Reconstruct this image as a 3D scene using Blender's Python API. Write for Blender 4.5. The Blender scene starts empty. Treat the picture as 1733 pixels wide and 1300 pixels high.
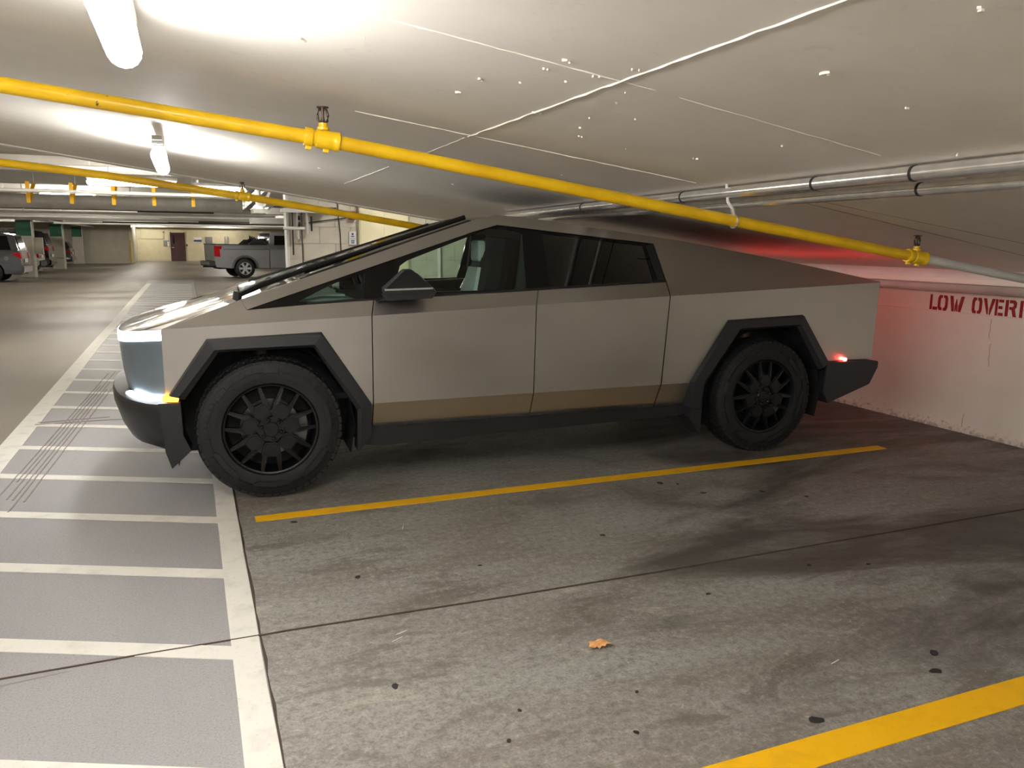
import bpy, bmesh, math, random
from mathutils import Vector, Matrix
from mathutils.geometry import tessellate_polygon
random.seed(7)
SC = bpy.context.scene
COL = SC.collection
PI = math.pi

# ------------------------------------------------------------ camera, world, exposure
cam_d = bpy.data.cameras.new('camera'); cam = bpy.data.objects.new('camera', cam_d); COL.objects.link(cam)
RX = (0.92660725, -0.0569835, 0.37168789)      # world X in (right, down, forward)
RY = (-0.37588712, -0.16766678, 0.91137079)
RZ = (0.01038662, -0.98419547, -0.17678062)
cam.matrix_world = Matrix(((RX[0], -RX[1], -RX[2], 0), (RY[0], -RY[1], -RY[2], 0), (RZ[0], -RZ[1], -RZ[2], 1.634), (0, 0, 0, 1)))
cam_d.sensor_fit = 'HORIZONTAL'; cam_d.sensor_width = 36.0
cam_d.lens = 1337.16 / 1733 * 36.0
cam_d.clip_start = 0.05; cam_d.clip_end = 300
SC.camera = cam
w = bpy.data.worlds.new('world'); SC.world = w; w.use_nodes = True
w.node_tree.nodes['Background'].inputs[0].default_value = (0.9, 0.95, 1.0, 1)
w.node_tree.nodes['Background'].inputs[1].default_value = 0.05
vs = SC.view_settings
vs.view_transform = 'Standard'; vs.look = 'None'; vs.gamma = 1; vs.use_curve_mapping = False
vs.exposure = 1.0
LAMP_E = 60.0          # strength of the strip lamps in the garage

# ------------------------------------------------------------ materials
def lin(c):
    return tuple((x / 12.92 if x <= 0.04045 else ((x + 0.055) / 1.055) ** 2.4) for x in [v / 255 for v in c])
def new_mat(name):
    m = bpy.data.materials.new(name); m.use_nodes = True
    nt = m.node_tree; nt.nodes.clear()
    out = nt.nodes.new('ShaderNodeOutputMaterial')
    return m, nt, out
def N(nt, t, **kw):
    n = nt.nodes.new(t)
    for k, v in kw.items():
        if k.startswith('i_'):
            n.inputs[k[2:].replace('_', ' ')].default_value = v
        else: setattr(n, k, v)
    return n
def noise(nt, vec, scale, detail=4, rough=0.55, dist=0.0):
    n = nt.nodes.new('ShaderNodeTexNoise'); n.inputs['Scale'].default_value = scale
    n.inputs['Detail'].default_value = detail; n.inputs['Roughness'].default_value = rough
    n.inputs['Distortion'].default_value = dist
    nt.links.new(vec, n.inputs['Vector']); return n.outputs['Fac']
def ramp(nt, fac, stops):
    n = nt.nodes.new('ShaderNodeValToRGB'); cr = n.color_ramp
    while len(cr.elements) < len(stops): cr.elements.new(0.5)
    for e, (p, c) in zip(cr.elements, stops):
        e.position = p; e.color = (*c, 1) if len(c) == 3 else c
    nt.links.new(fac, n.inputs[0]); return n.outputs[0]
def mixc(nt, fac, a, b, mode='MIX'):
    n = nt.nodes.new('ShaderNodeMix'); n.data_type = 'RGBA'; n.blend_type = mode
    for sock, v in ((n.inputs[0], fac), (n.inputs[6], a), (n.inputs[7], b)):
        if hasattr(v, 'is_output'): nt.links.new(v, sock)
        elif isinstance(v, (int, float)): sock.default_value = v
        else: sock.default_value = (*v, 1)
    return n.outputs[2]
def objvec(nt, scale=(1, 1, 1)):
    tc = nt.nodes.new('ShaderNodeTexCoord'); mp = nt.nodes.new('ShaderNodeMapping')
    mp.inputs['Scale'].default_value = scale
    nt.links.new(tc.outputs['Object'], mp.inputs['Vector']); return mp.outputs['Vector']
def principled(nt, out, base, rough=0.5, metal=0.0, bump=None, bstr=0.2, bdist=0.01, coat=0, spec=0.5, roughsock=None):
    p = nt.nodes.new('ShaderNodeBsdfPrincipled')
    if hasattr(base, 'is_output'): nt.links.new(base, p.inputs['Base Color'])
    else: p.inputs['Base Color'].default_value = (*base, 1)
    p.inputs['Roughness'].default_value = rough; p.inputs['Metallic'].default_value = metal
    if roughsock: nt.links.new(roughsock, p.inputs['Roughness'])
    p.inputs['Coat Weight'].default_value = coat; p.inputs['Coat Roughness'].default_value = 0.06
    p.inputs['Specular IOR Level'].default_value = spec
    if bump:
        b = nt.nodes.new('ShaderNodeBump'); b.inputs['Strength'].default_value = bstr; b.inputs['Distance'].default_value = bdist
        nt.links.new(bump, b.inputs['Height']); nt.links.new(b.outputs[0], p.inputs['Normal'])
    nt.links.new(p.outputs[0], out.inputs[0]); return p
MATS = {}
def simple(name, col, rough=0.5, metal=0.0, var=0.12, nscale=6, coat=0, bstr=0.0, spec=0.5):
    if name in MATS: return MATS[name]
    m, nt, out = new_mat(name); v = objvec(nt)
    f = noise(nt, v, nscale, 4)
    c = lin(col)
    cc = ramp(nt, f, [(0.3, tuple(x * (1 - var) for x in c)), (0.7, tuple(min(1, x * (1 + var)) for x in c))])
    principled(nt, out, cc, rough, metal, noise(nt, v, nscale * 30, 3) if bstr else None, bstr, 0.002, coat, spec)
    MATS[name] = m; return m
def emit(name, col, strength):
    if name in MATS: return MATS[name]
    m, nt, out = new_mat(name); e = nt.nodes.new('ShaderNodeEmission')
    e.inputs[0].default_value = (*col, 1); e.inputs[1].default_value = strength
    nt.links.new(e.outputs[0], out.inputs[0]); MATS[name] = m; return m
def glass(name, tint, transp, rough=0.02, ior=1.5):
    m, nt, out = new_mat(name)
    t = N(nt, 'ShaderNodeBsdfTransparent'); t.inputs[0].default_value = (*[x * transp for x in tint], 1)
    g = N(nt, 'ShaderNodeBsdfGlossy'); g.inputs['Roughness'].default_value = rough
    fr = N(nt, 'ShaderNodeFresnel'); fr.inputs[0].default_value = ior
    mx = N(nt, 'ShaderNodeMixShader'); nt.links.new(fr.outputs[0], mx.inputs[0])
    nt.links.new(t.outputs[0], mx.inputs[1]); nt.links.new(g.outputs[0], mx.inputs[2]); nt.links.new(mx.outputs[0], out.inputs[0])
    MATS[name] = m; return m

def m_stall():
    m, nt, out = new_mat('stall_concrete'); v = objvec(nt); vx = objvec(nt, (0.35, 1.0, 1)); 
    big = noise(nt, vx, 1.1, 6, 0.6, 0.6); mid = noise(nt, vx, 4.5, 8, 0.7, 0.8); fine = noise(nt, v, 90, 4, 0.7); vf = noise(nt, v, 320, 2)
    c = ramp(nt, big, [(0.30, lin((110, 101, 91))), (0.46, lin((133, 129, 122))), (0.6, lin((144, 143, 138))), (0.75, lin((118, 113, 106)))])
    c = mixc(nt, ramp(nt, mid, [(0.38, (1, 1, 1)), (0.46, (0, 0, 0))]), c, mixc(nt, 0.6, c, lin((90, 80, 70))))
    m2 = noise(nt, v, 26, 12, 0.85, 0.2)
    c = mixc(nt, ramp(nt, m2, [(0.40, (0.75,) * 3), (0.50, (0, 0, 0))]), c, lin((98, 92, 85)))
    c = mixc(nt, ramp(nt, m2, [(0.53, (0, 0, 0)), (0.64, (0.6,) * 3)]), c, lin((186, 181, 173)))
    c = mixc(nt, ramp(nt, mid, [(0.58, (0, 0, 0)), (0.68, (0.6,) * 3)]), c, lin((172, 165, 152)))
    # oily dark patches with reddish tint; painted light falloff deepens them towards the wall end
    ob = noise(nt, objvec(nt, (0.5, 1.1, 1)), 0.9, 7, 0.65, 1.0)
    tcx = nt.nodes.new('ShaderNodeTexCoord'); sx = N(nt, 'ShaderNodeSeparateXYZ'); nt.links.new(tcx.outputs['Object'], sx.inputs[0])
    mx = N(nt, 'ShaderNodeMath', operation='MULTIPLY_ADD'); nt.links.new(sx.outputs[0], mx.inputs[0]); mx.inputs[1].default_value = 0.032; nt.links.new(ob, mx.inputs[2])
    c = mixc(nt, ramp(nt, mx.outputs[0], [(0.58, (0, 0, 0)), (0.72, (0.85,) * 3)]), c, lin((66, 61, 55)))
    c = mixc(nt, ramp(nt, fine, [(0.35, (0.45,) * 3), (0.5, (0, 0, 0))]), c, lin((84, 76, 66)))
    c = mixc(nt, ramp(nt, fine, [(0.62, (0, 0, 0)), (0.75, (0.5,) * 3)]), c, lin((190, 182, 168)))
    rs = ramp(nt, mid, [(0.3, (0.42,) * 3), (0.7, (0.72,) * 3)])
    principled(nt, out, c, 0.6, 0, vf, 0.25, 0.003, roughsock=rs); MATS['stall'] = m; return m
def m_coating(name, c0, c1, ck, cl, rough=0.55):
    m, nt, out = new_mat(name); v = objvec(nt); vx = objvec(nt, (1.0, 0.25, 1))
    big = noise(nt, vx, 1.2, 5); fine = noise(nt, v, 130, 4, 0.75); vf = noise(nt, v, 260, 3, 0.7); pit = noise(nt, v, 38, 3, 0.6)
    c = ramp(nt, big, [(0.3, lin(c0)), (0.7, lin(c1))])
    c = mixc(nt, ramp(nt, fine, [(0.33, (0.6,) * 3), (0.48, (0, 0, 0))]), c, lin(ck))
    c = mixc(nt, ramp(nt, fine, [(0.58, (0, 0, 0)), (0.72, (0.5,) * 3)]), c, lin(cl))
    c = mixc(nt, ramp(nt, pit, [(0.22, (0.9,) * 3), (0.27, (0, 0, 0))]), c, lin((80, 76, 72)))
    principled(nt, out, c, rough, 0, vf, 0.5, 0.004); MATS[name] = m; return m
def m_paint(name, col, dirt, amt=0.35):
    m, nt, out = new_mat(name); v = objvec(nt); f = noise(nt, v, 60, 6, 0.75); g = noise(nt, v, 7, 5, 0.6)
    c = mixc(nt, ramp(nt, f, [(0.28, (amt,) * 3), (0.42, (0, 0, 0))]), lin(col), lin(dirt))
    c = mixc(nt, ramp(nt, g, [(0.3, (amt * .6,) * 3), (0.5, (0, 0, 0))]), c, lin(dirt))
    principled(nt, out, c, 0.6, 0, noise(nt, v, 250, 3), 0.3, 0.003); MATS[name] = m; return m
def m_ceiling(name, c0, c1):
    m, nt, out = new_mat(name); v = objvec(nt)
    big = noise(nt, v, 0.9, 5, 0.6, 0.5); f = noise(nt, v, 9, 6, 0.7, 1.5); ff = noise(nt, v, 120, 3)
    wv = N(nt, 'ShaderNodeTexWave'); wv.inputs['Scale'].default_value = 9; wv.inputs['Distortion'].default_value = 7; wv.inputs['Detail'].default_value = 3
    wv.bands_direction = 'DIAGONAL'; nt.links.new(v, wv.inputs['Vector'])
    c = ramp(nt, big, [(0.3, lin(c0)), (0.7, lin(c1))])
    c = mixc(nt, ramp(nt, f, [(0.2, (0.35,) * 3), (0.42, (0, 0, 0))]), c, lin(tuple(x * 0.8 for x in c0)))
    h = mixc(nt, 0.55, wv.outputs[1], f)
    principled(nt, out, c, 0.62, 0, f, 0.12, 0.006); MATS[name] = m; return m
def m_steel(key='steel', r0=.34, r1=.44):
    m, nt, out = new_mat('stainless_' + key); v = objvec(nt, (0.5, 1, 1.2)); s = objvec(nt, (3, 30, 300))
    big = noise(nt, v, 1.6, 3, 0.5, 0.4); st = noise(nt, s, 1.0, 3)
    c = ramp(nt, big, [(0.3, (0.47, 0.45, 0.415)), (0.7, (0.57, 0.55, 0.515))])
    rs = ramp(nt, big, [(0.25, (r0,) * 3), (0.75, (r1,) * 3)])
    principled(nt, out, c, 0.38, 1.0, st, 0.03, 0.001, roughsock=rs); MATS[key] = m; return m
def m_wall():
    m, nt, out = new_mat('painted_wall'); v = objvec(nt); big = noise(nt, v, 1.3, 5); f = noise(nt, v, 25, 6, 0.7); ff = noise(nt, v, 200, 3)
    c = ramp(nt, big, [(0.3, lin((222, 215, 203))), (0.7, lin((236, 229, 217)))])
    c = mixc(nt, ramp(nt, f, [(0.25, (0.35,) * 3), (0.38, (0, 0, 0))]), c, lin((150, 138, 122)))
    tc = nt.nodes.new('ShaderNodeTexCoord'); sp = N(nt, 'ShaderNodeSeparateXYZ'); nt.links.new(tc.outputs['Object'], sp.inputs[0])
    # scuffs and grime gathered along the foot of the wall
    md = N(nt, 'ShaderNodeMath', operation='MULTIPLY_ADD'); nt.links.new(f, md.inputs[0]); md.inputs[1].default_value = 0.5; nt.links.new(sp.outputs[2], md.inputs[2])
    g = ramp(nt, md.outputs[0], [(0.22, (0.6,) * 3), (0.29, (0, 0, 0))])
    c = mixc(nt, g, c, lin((122, 108, 90)))
    principled(nt, out, c, 0.55, 0, ff, 0.2, 0.004); MATS['wall'] = m; return m
def m_pipe_yellow():
    m, nt, out = new_mat('yellow_pipe_paint'); v = objvec(nt); f = noise(nt, v, 22, 5, 0.7); g = noise(nt, v, 5, 4)
    c = ramp(nt, g, [(0.3, lin((214, 166, 14))), (0.7, lin((240, 196, 22)))])
    c = mixc(nt, ramp(nt, f, [(0.27, (1,) * 3), (0.30, (0, 0, 0))]), c, lin((66, 48, 18)))
    principled(nt, out, c, 0.33, 0, f, 0.08, 0.004); MATS['pipe_yellow'] = m; return m
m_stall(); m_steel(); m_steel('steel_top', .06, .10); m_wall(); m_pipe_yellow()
m_coating('strip', (142, 141, 142), (156, 154, 153), (96, 94, 93), (188, 186, 184), 0.5)
m_coating('aisle', (124, 116, 104), (140, 130, 117), (92, 84, 74), (160, 150, 134), 0.5)
m_paint('paint_white', (222, 220, 210), (150, 146, 138), 0.5)
m_paint('paint_yellow', (240, 182, 4), (170, 126, 24), 0.4)
m_paint('paint_red', (150, 26, 24), (170, 130, 120), 0.35)
m_ceiling('ceiling', (224, 219, 210), (236, 231, 223))
m_ceiling('ceiling_far', (196, 192, 184), (214, 210, 202))
M = MATS
simple('black_plastic', (24, 24, 25), 0.5, 0, 0.15, 20, bstr=0.1)
simple('grey_plastic', (31, 31, 34), 0.42, 0, 0.12, 20, bstr=0.08)
simple('black_gloss', (6, 6, 7), 0.08, 0, 0.1)
simple('dark', (9, 9, 9), 0.8, 0, 0.2)
simple('rubber', (20, 20, 21), 0.62, 0, 0.2, 15, bstr=0.15)
simple('wheel_black', (15, 15, 16), 0.34, 0.1, 0.15, 15)
simple('brake_metal', (110, 110, 110), 0.3, 1.0, 0.2, 30)
simple('chrome', (210, 210, 210), 0.15, 1.0, 0.1)
simple('galvanized', (232, 230, 226), 0.2, 0.85, 0.15, 14)
simple('pipe_white', (200, 197, 190), 0.4, 0, 0.12, 4)
simple('pipe_light', (222, 220, 214), 0.4, 0, 0.08, 4)
simple('pipe_dark', (40, 36, 33), 0.5, 0.2, 0.25, 8)
simple('duct_grey', (170, 166, 158), 0.45, 0.1, 0.1, 3)
simple('iron_brown', (74, 62, 52), 0.5, 0.6, 0.3, 40)
simple('cream', (208, 198, 164), 0.6, 0, 0.06, 3)
simple('cream_light', (232, 224, 188), 0.6, 0, 0.05, 3)
simple('block', (198, 192, 178), 0.7, 0, 0.1, 5, bstr=0.2)
simple('mortar', (194, 188, 174), 0.8, 0, 0.1, 5)
simple('door_brown', (66, 34, 34), 0.4, 0, 0.12, 5)
simple('green', (24, 96, 66), 0.5, 0, 0.08, 5)
simple('pillar_paint', (196, 190, 172), 0.6, 0, 0.07, 3)
simple('red_plastic', (180, 14, 18), 0.2, 0, 0.1, 8, coat=0.5)
simple('car_grey', (84, 86, 90), 0.3, 0.5, 0.06, 3, coat=1)
simple('pickup_grey', (150, 150, 154), 0.32, 0.35, 0.05, 3, coat=1)
simple('car_silver_edge', (112, 112, 114), 0.28, 0.5, 0.06, 3, coat=1)
simple('car_white', (205, 204, 196), 0.25, 0.0, 0.04, 3, coat=1)
simple('car_black', (13, 12, 15), 0.2, 0.2, 0.06, 3, coat=1)
simple('car_dark', (44, 46, 50), 0.25, 0.4, 0.06, 3, coat=1)
simple('seat_light', (206, 214, 212), 0.55, 0, 0.08, 20)
simple('seat_dark', (26, 28, 30), 0.6, 0, 0.1, 20)
simple('dash_light', (222, 236, 232), 0.5, 0, 0.05, 10)
simple('dash_mid', (132, 150, 148), 0.5, 0, 0.05, 10)
simple('headliner', (54, 56, 54), 0.8, 0, 0.05, 10)
simple('fascia', (136, 152, 164), 0.34, 0.6, 0.08, 5)
simple('leaf', (206, 150, 92), 0.6, 0, 0.25, 60)
simple('gum', (40, 36, 34), 0.7, 0, 0.2, 40)
simple('sign_blue', (70, 84, 120), 0.5, 0, 0.1, 5)
simple('sign_grey', (128, 126, 124), 0.5, 0, 0.15, 9)
simple('sign_white', (226, 226, 226), 0.5, 0, 0.05, 5)
simple('alarm_red', (150, 30, 22), 0.45, 0, 0.1, 5)
simple('chip_white', (236, 230, 216), 0.7, 0, 0.05, 5)
simple('joint_dark', (70, 56, 44), 0.8, 0, 0.25, 14)
simple('streak', (112, 94, 76), 0.7, 0, 0.2, 14)
simple('skid', (134, 130, 125), 0.6, 0, 0.15, 14)
emit('lamp', (1.0, 0.97, 0.935), LAMP_E * 0.75)
emit('fill_off_view', (1.0, 0.97, 0.935), LAMP_E * 1.3)
emit('lamp_behind', (1.0, 0.97, 0.935), LAMP_E * 1.9)
emit('fill_low', (1.0, 0.97, 0.935), LAMP_E * 0.45)
emit('lamp_mid', (1.0, 0.95, 0.86), LAMP_E * 0.3)
emit('lamp_far', (1.0, 0.95, 0.86), LAMP_E * 0.9)
emit('led_white', (0.86, 0.94, 1.0), 5.0)
simple('silver_rim', (196, 196, 198), 0.3, 0.3, 0.05)
emit('led_amber', (1.0, 0.42, 0.02), 6.0)
emit('led_red', (1.0, 0.02, 0.02), 4.2)
emit('led_marker', (1.0, 0.05, 0.04), 30.0)
glass('glass_front', (0.80, 0.95, 0.86), 0.88)
glass('glass_dark', (0.5, 0.5, 0.5), 0.03)
glass('glass_roof', (0.85, 0.95, 0.9), 0.85, ior=2.3)

# ------------------------------------------------------------ geometry helpers
def link(name, me, mat, parent=None, loc=None, rot=None):
    o = bpy.data.objects.new(name, me); COL.objects.link(o)
    if mat is not None and len(me.materials) == 0: me.materials.append(M[mat])
    if parent: o.parent = parent
    if loc: o.location = loc
    if rot: o.rotation_euler = rot
    return o
def bm_obj(name, bm, mat, parent=None, loc=None, rot=None, smooth=False):
    bmesh.ops.recalc_face_normals(bm, faces=bm.faces)
    me = bpy.data.meshes.new(name); bm.to_mesh(me); bm.free()
    if smooth:
        for p in me.polygons: p.use_smooth = True
        try: me.set_sharp_from_angle(angle=math.radians(40))
        except Exception: pass
    return link(name, me, mat, parent, loc, rot)
def tag(o, label=None, cat=None, group=None, kind=None):
    if label: o['label'] = label
    if cat: o['category'] = cat
    if group: o['group'] = group
    if kind: o['kind'] = kind
    return o
def empty(name, loc=(0, 0, 0), rz=0.0):
    o = bpy.data.objects.new(name, None); COL.objects.link(o); o.location = loc; o.rotation_euler = (0, 0, rz)
    o.empty_display_size = 0.2; return o
def add_box(bm, x0, x1, y0, y1, z0, z1, bev=0.0):
    r = bmesh.ops.create_cube(bm, size=1.0)
    vs_ = r['verts']
    for v in vs_:
        v.co = Vector(((x0 + x1) / 2 + v.co.x * (x1 - x0), (y0 + y1) / 2 + v.co.y * (y1 - y0), (z0 + z1) / 2 + v.co.z * (z1 - z0)))
    if bev:
        es = list({e for v in vs_ for e in v.link_edges})
        bmesh.ops.bevel(bm, geom=es, offset=bev, segments=2, affect='EDGES', profile=0.5)
def box(name, x0, x1, y0, y1, z0, z1, mat, parent=None, bev=0.0, loc=None, rot=None):
    bm = bmesh.new(); add_box(bm, x0, x1, y0, y1, z0, z1, bev)
    return bm_obj(name, bm, mat, parent, loc, rot)
def add_prism(bm, pts, axis, a, b):
    """polygon in the two other axes, extruded from a to b along axis"""
    def P(p, t):
        return {'x': (t, p[0], p[1]), 'y': (p[0], t, p[1]), 'z': (p[0], p[1], t)}[axis]
    va = [bm.verts.new(P(p, a)) for p in pts]; vb = [bm.verts.new(P(p, b)) for p in pts]
    n = len(pts)
    bm.faces.new(va); bm.faces.new(vb[::-1])
    for i in range(n): bm.faces.new((va[i], vb[i], vb[(i + 1) % n], va[(i + 1) % n]))
def prism(name, pts, axis, a, b, mat, parent=None, bev=0.0, loc=None, rot=None):
    bm = bmesh.new(); add_prism(bm, pts, axis, a, b)
    if bev: bmesh.ops.bevel(bm, geom=bm.edges[:], offset=bev, segments=2, affect='EDGES')
    return bm_obj(name, bm, mat, parent, loc, rot)
def add_tube(bm, pts, r, seg=12, cap=True, radii=None):
    pts = [Vector(p) for p in pts]; rings = []
    for i, p in enumerate(pts):
        if i == 0: d = pts[1] - p
        elif i == len(pts) - 1: d = p - pts[i - 1]
        else: d = (pts[i + 1] - p).normalized() + (p - pts[i - 1]).normalized()
        d.normalize()
        up = Vector((0, 0, 1)) if abs(d.z) < 0.9 else Vector((1, 0, 0))
        a = d.cross(up).normalized(); b = d.cross(a).normalized()
        rr = radii[i] if radii else r
        rings.append([bm.verts.new(p + a * rr * math.cos(2 * PI * k / seg) + b * rr * math.sin(2 * PI * k / seg)) for k in range(seg)])
    for i in range(len(rings) - 1):
        for k in range(seg):
            bm.faces.new((rings[i][k], rings[i][(k + 1) % seg], rings[i + 1][(k + 1) % seg], rings[i + 1][k]))
    if cap: bm.faces.new(rings[0][::-1]); bm.faces.new(rings[-1])
def tube(name, pts, r, mat, parent=None, seg=12, radii=None):
    bm = bmesh.new(); add_tube(bm, pts, r, seg, True, radii); return bm_obj(name, bm, mat, parent, smooth=True)
def add_lathe(bm, prof, seg, axis='y', closed=False):
    """prof: list of (radius, t along axis)"""
    rings = []
    for (r, t) in prof:
        ring = []
        for k in range(seg):
            c, s = math.cos(2 * PI * k / seg), math.sin(2 * PI * k / seg)
            ring.append(bm.verts.new({'y': (r * c, t, r * s), 'z': (r * c, r * s, t), 'x': (t, r * c, r * s)}[axis]))
        rings.append(ring)
    m = len(rings)
    for i in range(m if closed else m - 1):
        A, B = rings[i], rings[(i + 1) % m]
        for k in range(seg): bm.faces.new((A[k], A[(k + 1) % seg], B[(k + 1) % seg], B[k]))
    if not closed:
        for R_, t in ((rings[0], 0), (rings[-1], 1)):
            try: bm.faces.new(R_)
            except Exception: pass
def lathe(name, prof, seg, mat, parent=None, axis='y', closed=False, loc=None, rot=None):
    bm = bmesh.new(); add_lathe(bm, prof, seg, axis, closed); return bm_obj(name, bm, mat, parent, loc, rot, smooth=True)
def shell(name, faces, thick, mat, parent=None, bev=0.0015):
    """faces: lists of 3D points sharing corners; given thickness along 'thick' vector"""
    bm = bmesh.new()
    for f in faces:
        try: bm.faces.new([bm.verts.new(p) for p in f])
        except Exception: pass
    bmesh.ops.remove_doubles(bm, verts=bm.verts, dist=0.0008)
    t = Vector(thick); vmap = {v: None for v in bm.verts}
    orig_faces = bm.faces[:]; bedges = [e for e in bm.edges if len(e.link_faces) == 1]
    for v in list(vmap): vmap[v] = bm.verts.new(v.co + t)
    for f in orig_faces: bm.faces.new([vmap[v] for v in f.verts][::-1])
    for e in bedges:
        a, b = e.verts; bm.faces.new((a, b, vmap[b], vmap[a]))
    return bm_obj(name, bm, mat, parent)
def holed(name, outer, holes, yf, th, mat, parent=None):
    """flat panel given in (x,z) with holes, lying on surface y=yf(x,z), thickness th along y"""
    loops = [[Vector((p[0], p[1], 0)) for p in l] for l in [outer] + holes]
    tris = tessellate_polygon(loops); flat = [p for l in [outer] + holes for p in l]
    bm = bmesh.new()
    A = [bm.verts.new((p[0], yf(*p), p[1])) for p in flat]; B = [bm.verts.new((p[0], yf(*p) + th, p[1])) for p in flat]
    for t in tris:
        bm.faces.new([A[i] for i in t]); bm.faces.new([B[i] for i in t][::-1])
    k = 0
    for l in [outer] + holes:
        n = len(l)
        for i in range(n): bm.faces.new((A[k + i], A[k + (i + 1) % n], B[k + (i + 1) % n], B[k + i]))
        k += n
    return bm_obj(name, bm, mat, parent)
def copy_tree(o, parent=None, top=True):
    c = o.copy(); COL.objects.link(c); c.parent = parent
    for ch in list(o.children): copy_tree(ch, c, False)
    return c

# ------------------------------------------------------------ the room shell
def ceil_z(x): return 1.435 + 0.143 * (6.3 - x)
WX = 6.33
floor = box('floor', -16, 12, -14, 66, -0.30, -0.004, 'aisle'); tag(floor, kind='structure')
def fl(name, pts, z0, z1, mat, lab=None):
    o = prism(name, pts, 'z', z0, z1, mat, floor)
    if lab: o['label'] = lab
    return o
# stall slab and hatched walkway strip, a dark open joint between them
edge = []
yy = -13.8
while yy < 32.2:
    edge.append((0.199 + random.uniform(-.004, .006), yy)); yy += 0.11 if yy < 9 else 1.0
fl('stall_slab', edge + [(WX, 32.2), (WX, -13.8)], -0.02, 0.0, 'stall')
fl('walkway_strip', [(-1.46, -13.8), (0.190, -13.8), (0.190, 34.5), (-1.46, 34.5)], -0.02, 0.001, 'strip')
fl('open_joint', [(0.188, -13.8), (0.216, -13.8), (0.216, 32.2), (0.188, 32.2)], -0.02, -0.0015, 'joint_dark')
# border lines and hatch lines
jl = [(0.076 + random.uniform(-.002, .002), y) for y in [i * .35 for i in range(-20, 64)]]
jr = [(0.188 + random.uniform(-.003, .002), y) for y in [i * .35 for i in range(-20, 64)]]
fl('border_line', jl + jr[::-1], 0.0, 0.004, 'paint_white')
ol = [(-1.46, -6), (-1.46, 9), (-1.47, 14), (-1.455, 18.0), (-1.475, 22), (-1.44, 32.0)]
fl('border_line', ol + [(x + 0.16, y) for x, y in ol[::-1]], 0.0, 0.004, 'paint_white')
for k in range(-9, 36):
    y = 3.125 + 0.820 * k; sl = -.46
    if y > 31.6: break
    xa, xb = -1.305, 0.078; ya, yb = y + sl * (xa - .079), y
    fl('hatch_line', [(xa, ya - .056), (xb, yb - .056), (xb, yb + .056), (xa, ya + .056)], 0.0, 0.0035, 'paint_white')
# yellow bay lines
def wob(x0, x1, y, w_, n=14, fade=0):
    a = [(x0 + (x1 - x0) * i / n, y + w_ / 2 + random.uniform(-.002, .002)) for i in range(n + 1)]
    b = [(x0 + (x1 - x0) * i / n, y - w_ / 2 + random.uniform(-.002, .002)) for i in range(n + 1)]
    return a + b[::-1]
fl('bay_line', wob(0.285, 5.22, 4.705, 0.104), 0.0, 0.003, 'paint_yellow')
fl('bay_line', wob(0.30, 5.75, 1.786, 0.132), 0.0, 0.003, 'paint_yellow')
fl('bay_line', wob(0.30, 5.75, -1.12, 0.11), 0.0, 0.003, 'paint_yellow')
fl('bay_line', wob(0.30, 5.4, 7.63, 0.10), 0.0, 0.003, 'paint_yellow')
# worn brown end of the bay line
fl('worn_line_end', wob(5.25, 5.85, 4.69, 0.05), 0.0, 0.0015, 'streak')
# control joint across the stall and the walkway
cj = [(-1.4, 3.22), (-0.74, 3.238), (-0.3, 3.245), (0.19, 3.24), (0.33, 3.242), (1.2, 3.215), (2.1, 3.205), (3.3, 3.21), (4.7, 3.214), (6.3, 3.20)]
fl('control_joint', cj + [(x, y - 0.009) for x, y in cj[::-1]], 0.0, 0.0046, 'joint_dark')
for (x0, y0, x1, y1, w_) in [(-0.72, 3.17, -1.3, 3.06, .03), (-0.5, 3.205, -1.45, 3.13, .018)]:
    fl('dark_scuff', [(x0, y0), (x1, y1), (x1, y1 - w_), ((x0 + x1) / 2, (y0 + y1) / 2 - w_ * 1.2)], 0.0, 0.0022, 'skid')
# thin tyre tracks over the walkway paint
for i in range(6):
    off = i * 0.035 + random.uniform(-.008, .008); y0 = 5.3 + random.uniform(0, .8); y1 = 10.2 + random.uniform(-.8, .6)
    pts = [(-1.22 + off + .045 * (y0 + (y1 - y0) * t / 12 - 5.5), y0 + (y1 - y0) * t / 12) for t in range(13)]
    fl('tyre_track', pts + [(x + 0.009, y) for x, y in pts[::-1]], 0.0, 0.0047, 'skid')
fl('dark_scuff', [(-1.33, 7.90), (-.84, 7.905), (-.60, 7.87), (-.60, 7.86), (-.84, 7.88), (-1.33, 7.86)], 0.0, 0.0049, 'skid')
fl('dark_scuff', [(-1.32, 7.98), (-.75, 8.02), (-.75, 8.01), (-1.32, 7.95)], 0.0, 0.0049, 'skid')
# gum spots trodden into the stall floor
def blob(cx, cy, rx, ry, n=9, irr=.25, rot=0.0):
    out = []
    for i in range(n):
        a = 2 * PI * i / n; r_ = 1 + random.uniform(-irr, irr)
        x, y = rx * r_ * math.cos(a), ry * r_ * math.sin(a)
        out.append((cx + x * math.cos(rot) - y * math.sin(rot), cy + x * math.sin(rot) + y * math.cos(rot)))
    return out
for (x, y, r_) in [(2.734, 2.111, .016), (2.618, 2.005, .018), (1.942, 1.921, .02), (.625, 2.658, .013), (.688, 3.677, .014), (2.097, 3.753, .014), (2.946, 4.488, .02),
                   (3.494, 4.09, .018), (.494, 4.577, .014), (1.32, 2.087, .008), (1.45, 2.3, .007), (1.0, 2.35, .007), (3.1, 4.2, .014), (2.9, 3.0, .011), (3.2, 2.9, .009), (.9, 2.2, .008), (2.2, 2.9, .008), (3.7, 3.9, .012), (1.3, 3.6, .008), (3.05, 4.43, .01)]:
    fl('gum_spot', blob(x, y, r_ * 1.4, r_, 9, .25, random.uniform(0, 3)), -0.001, 0.002, 'gum')
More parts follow.
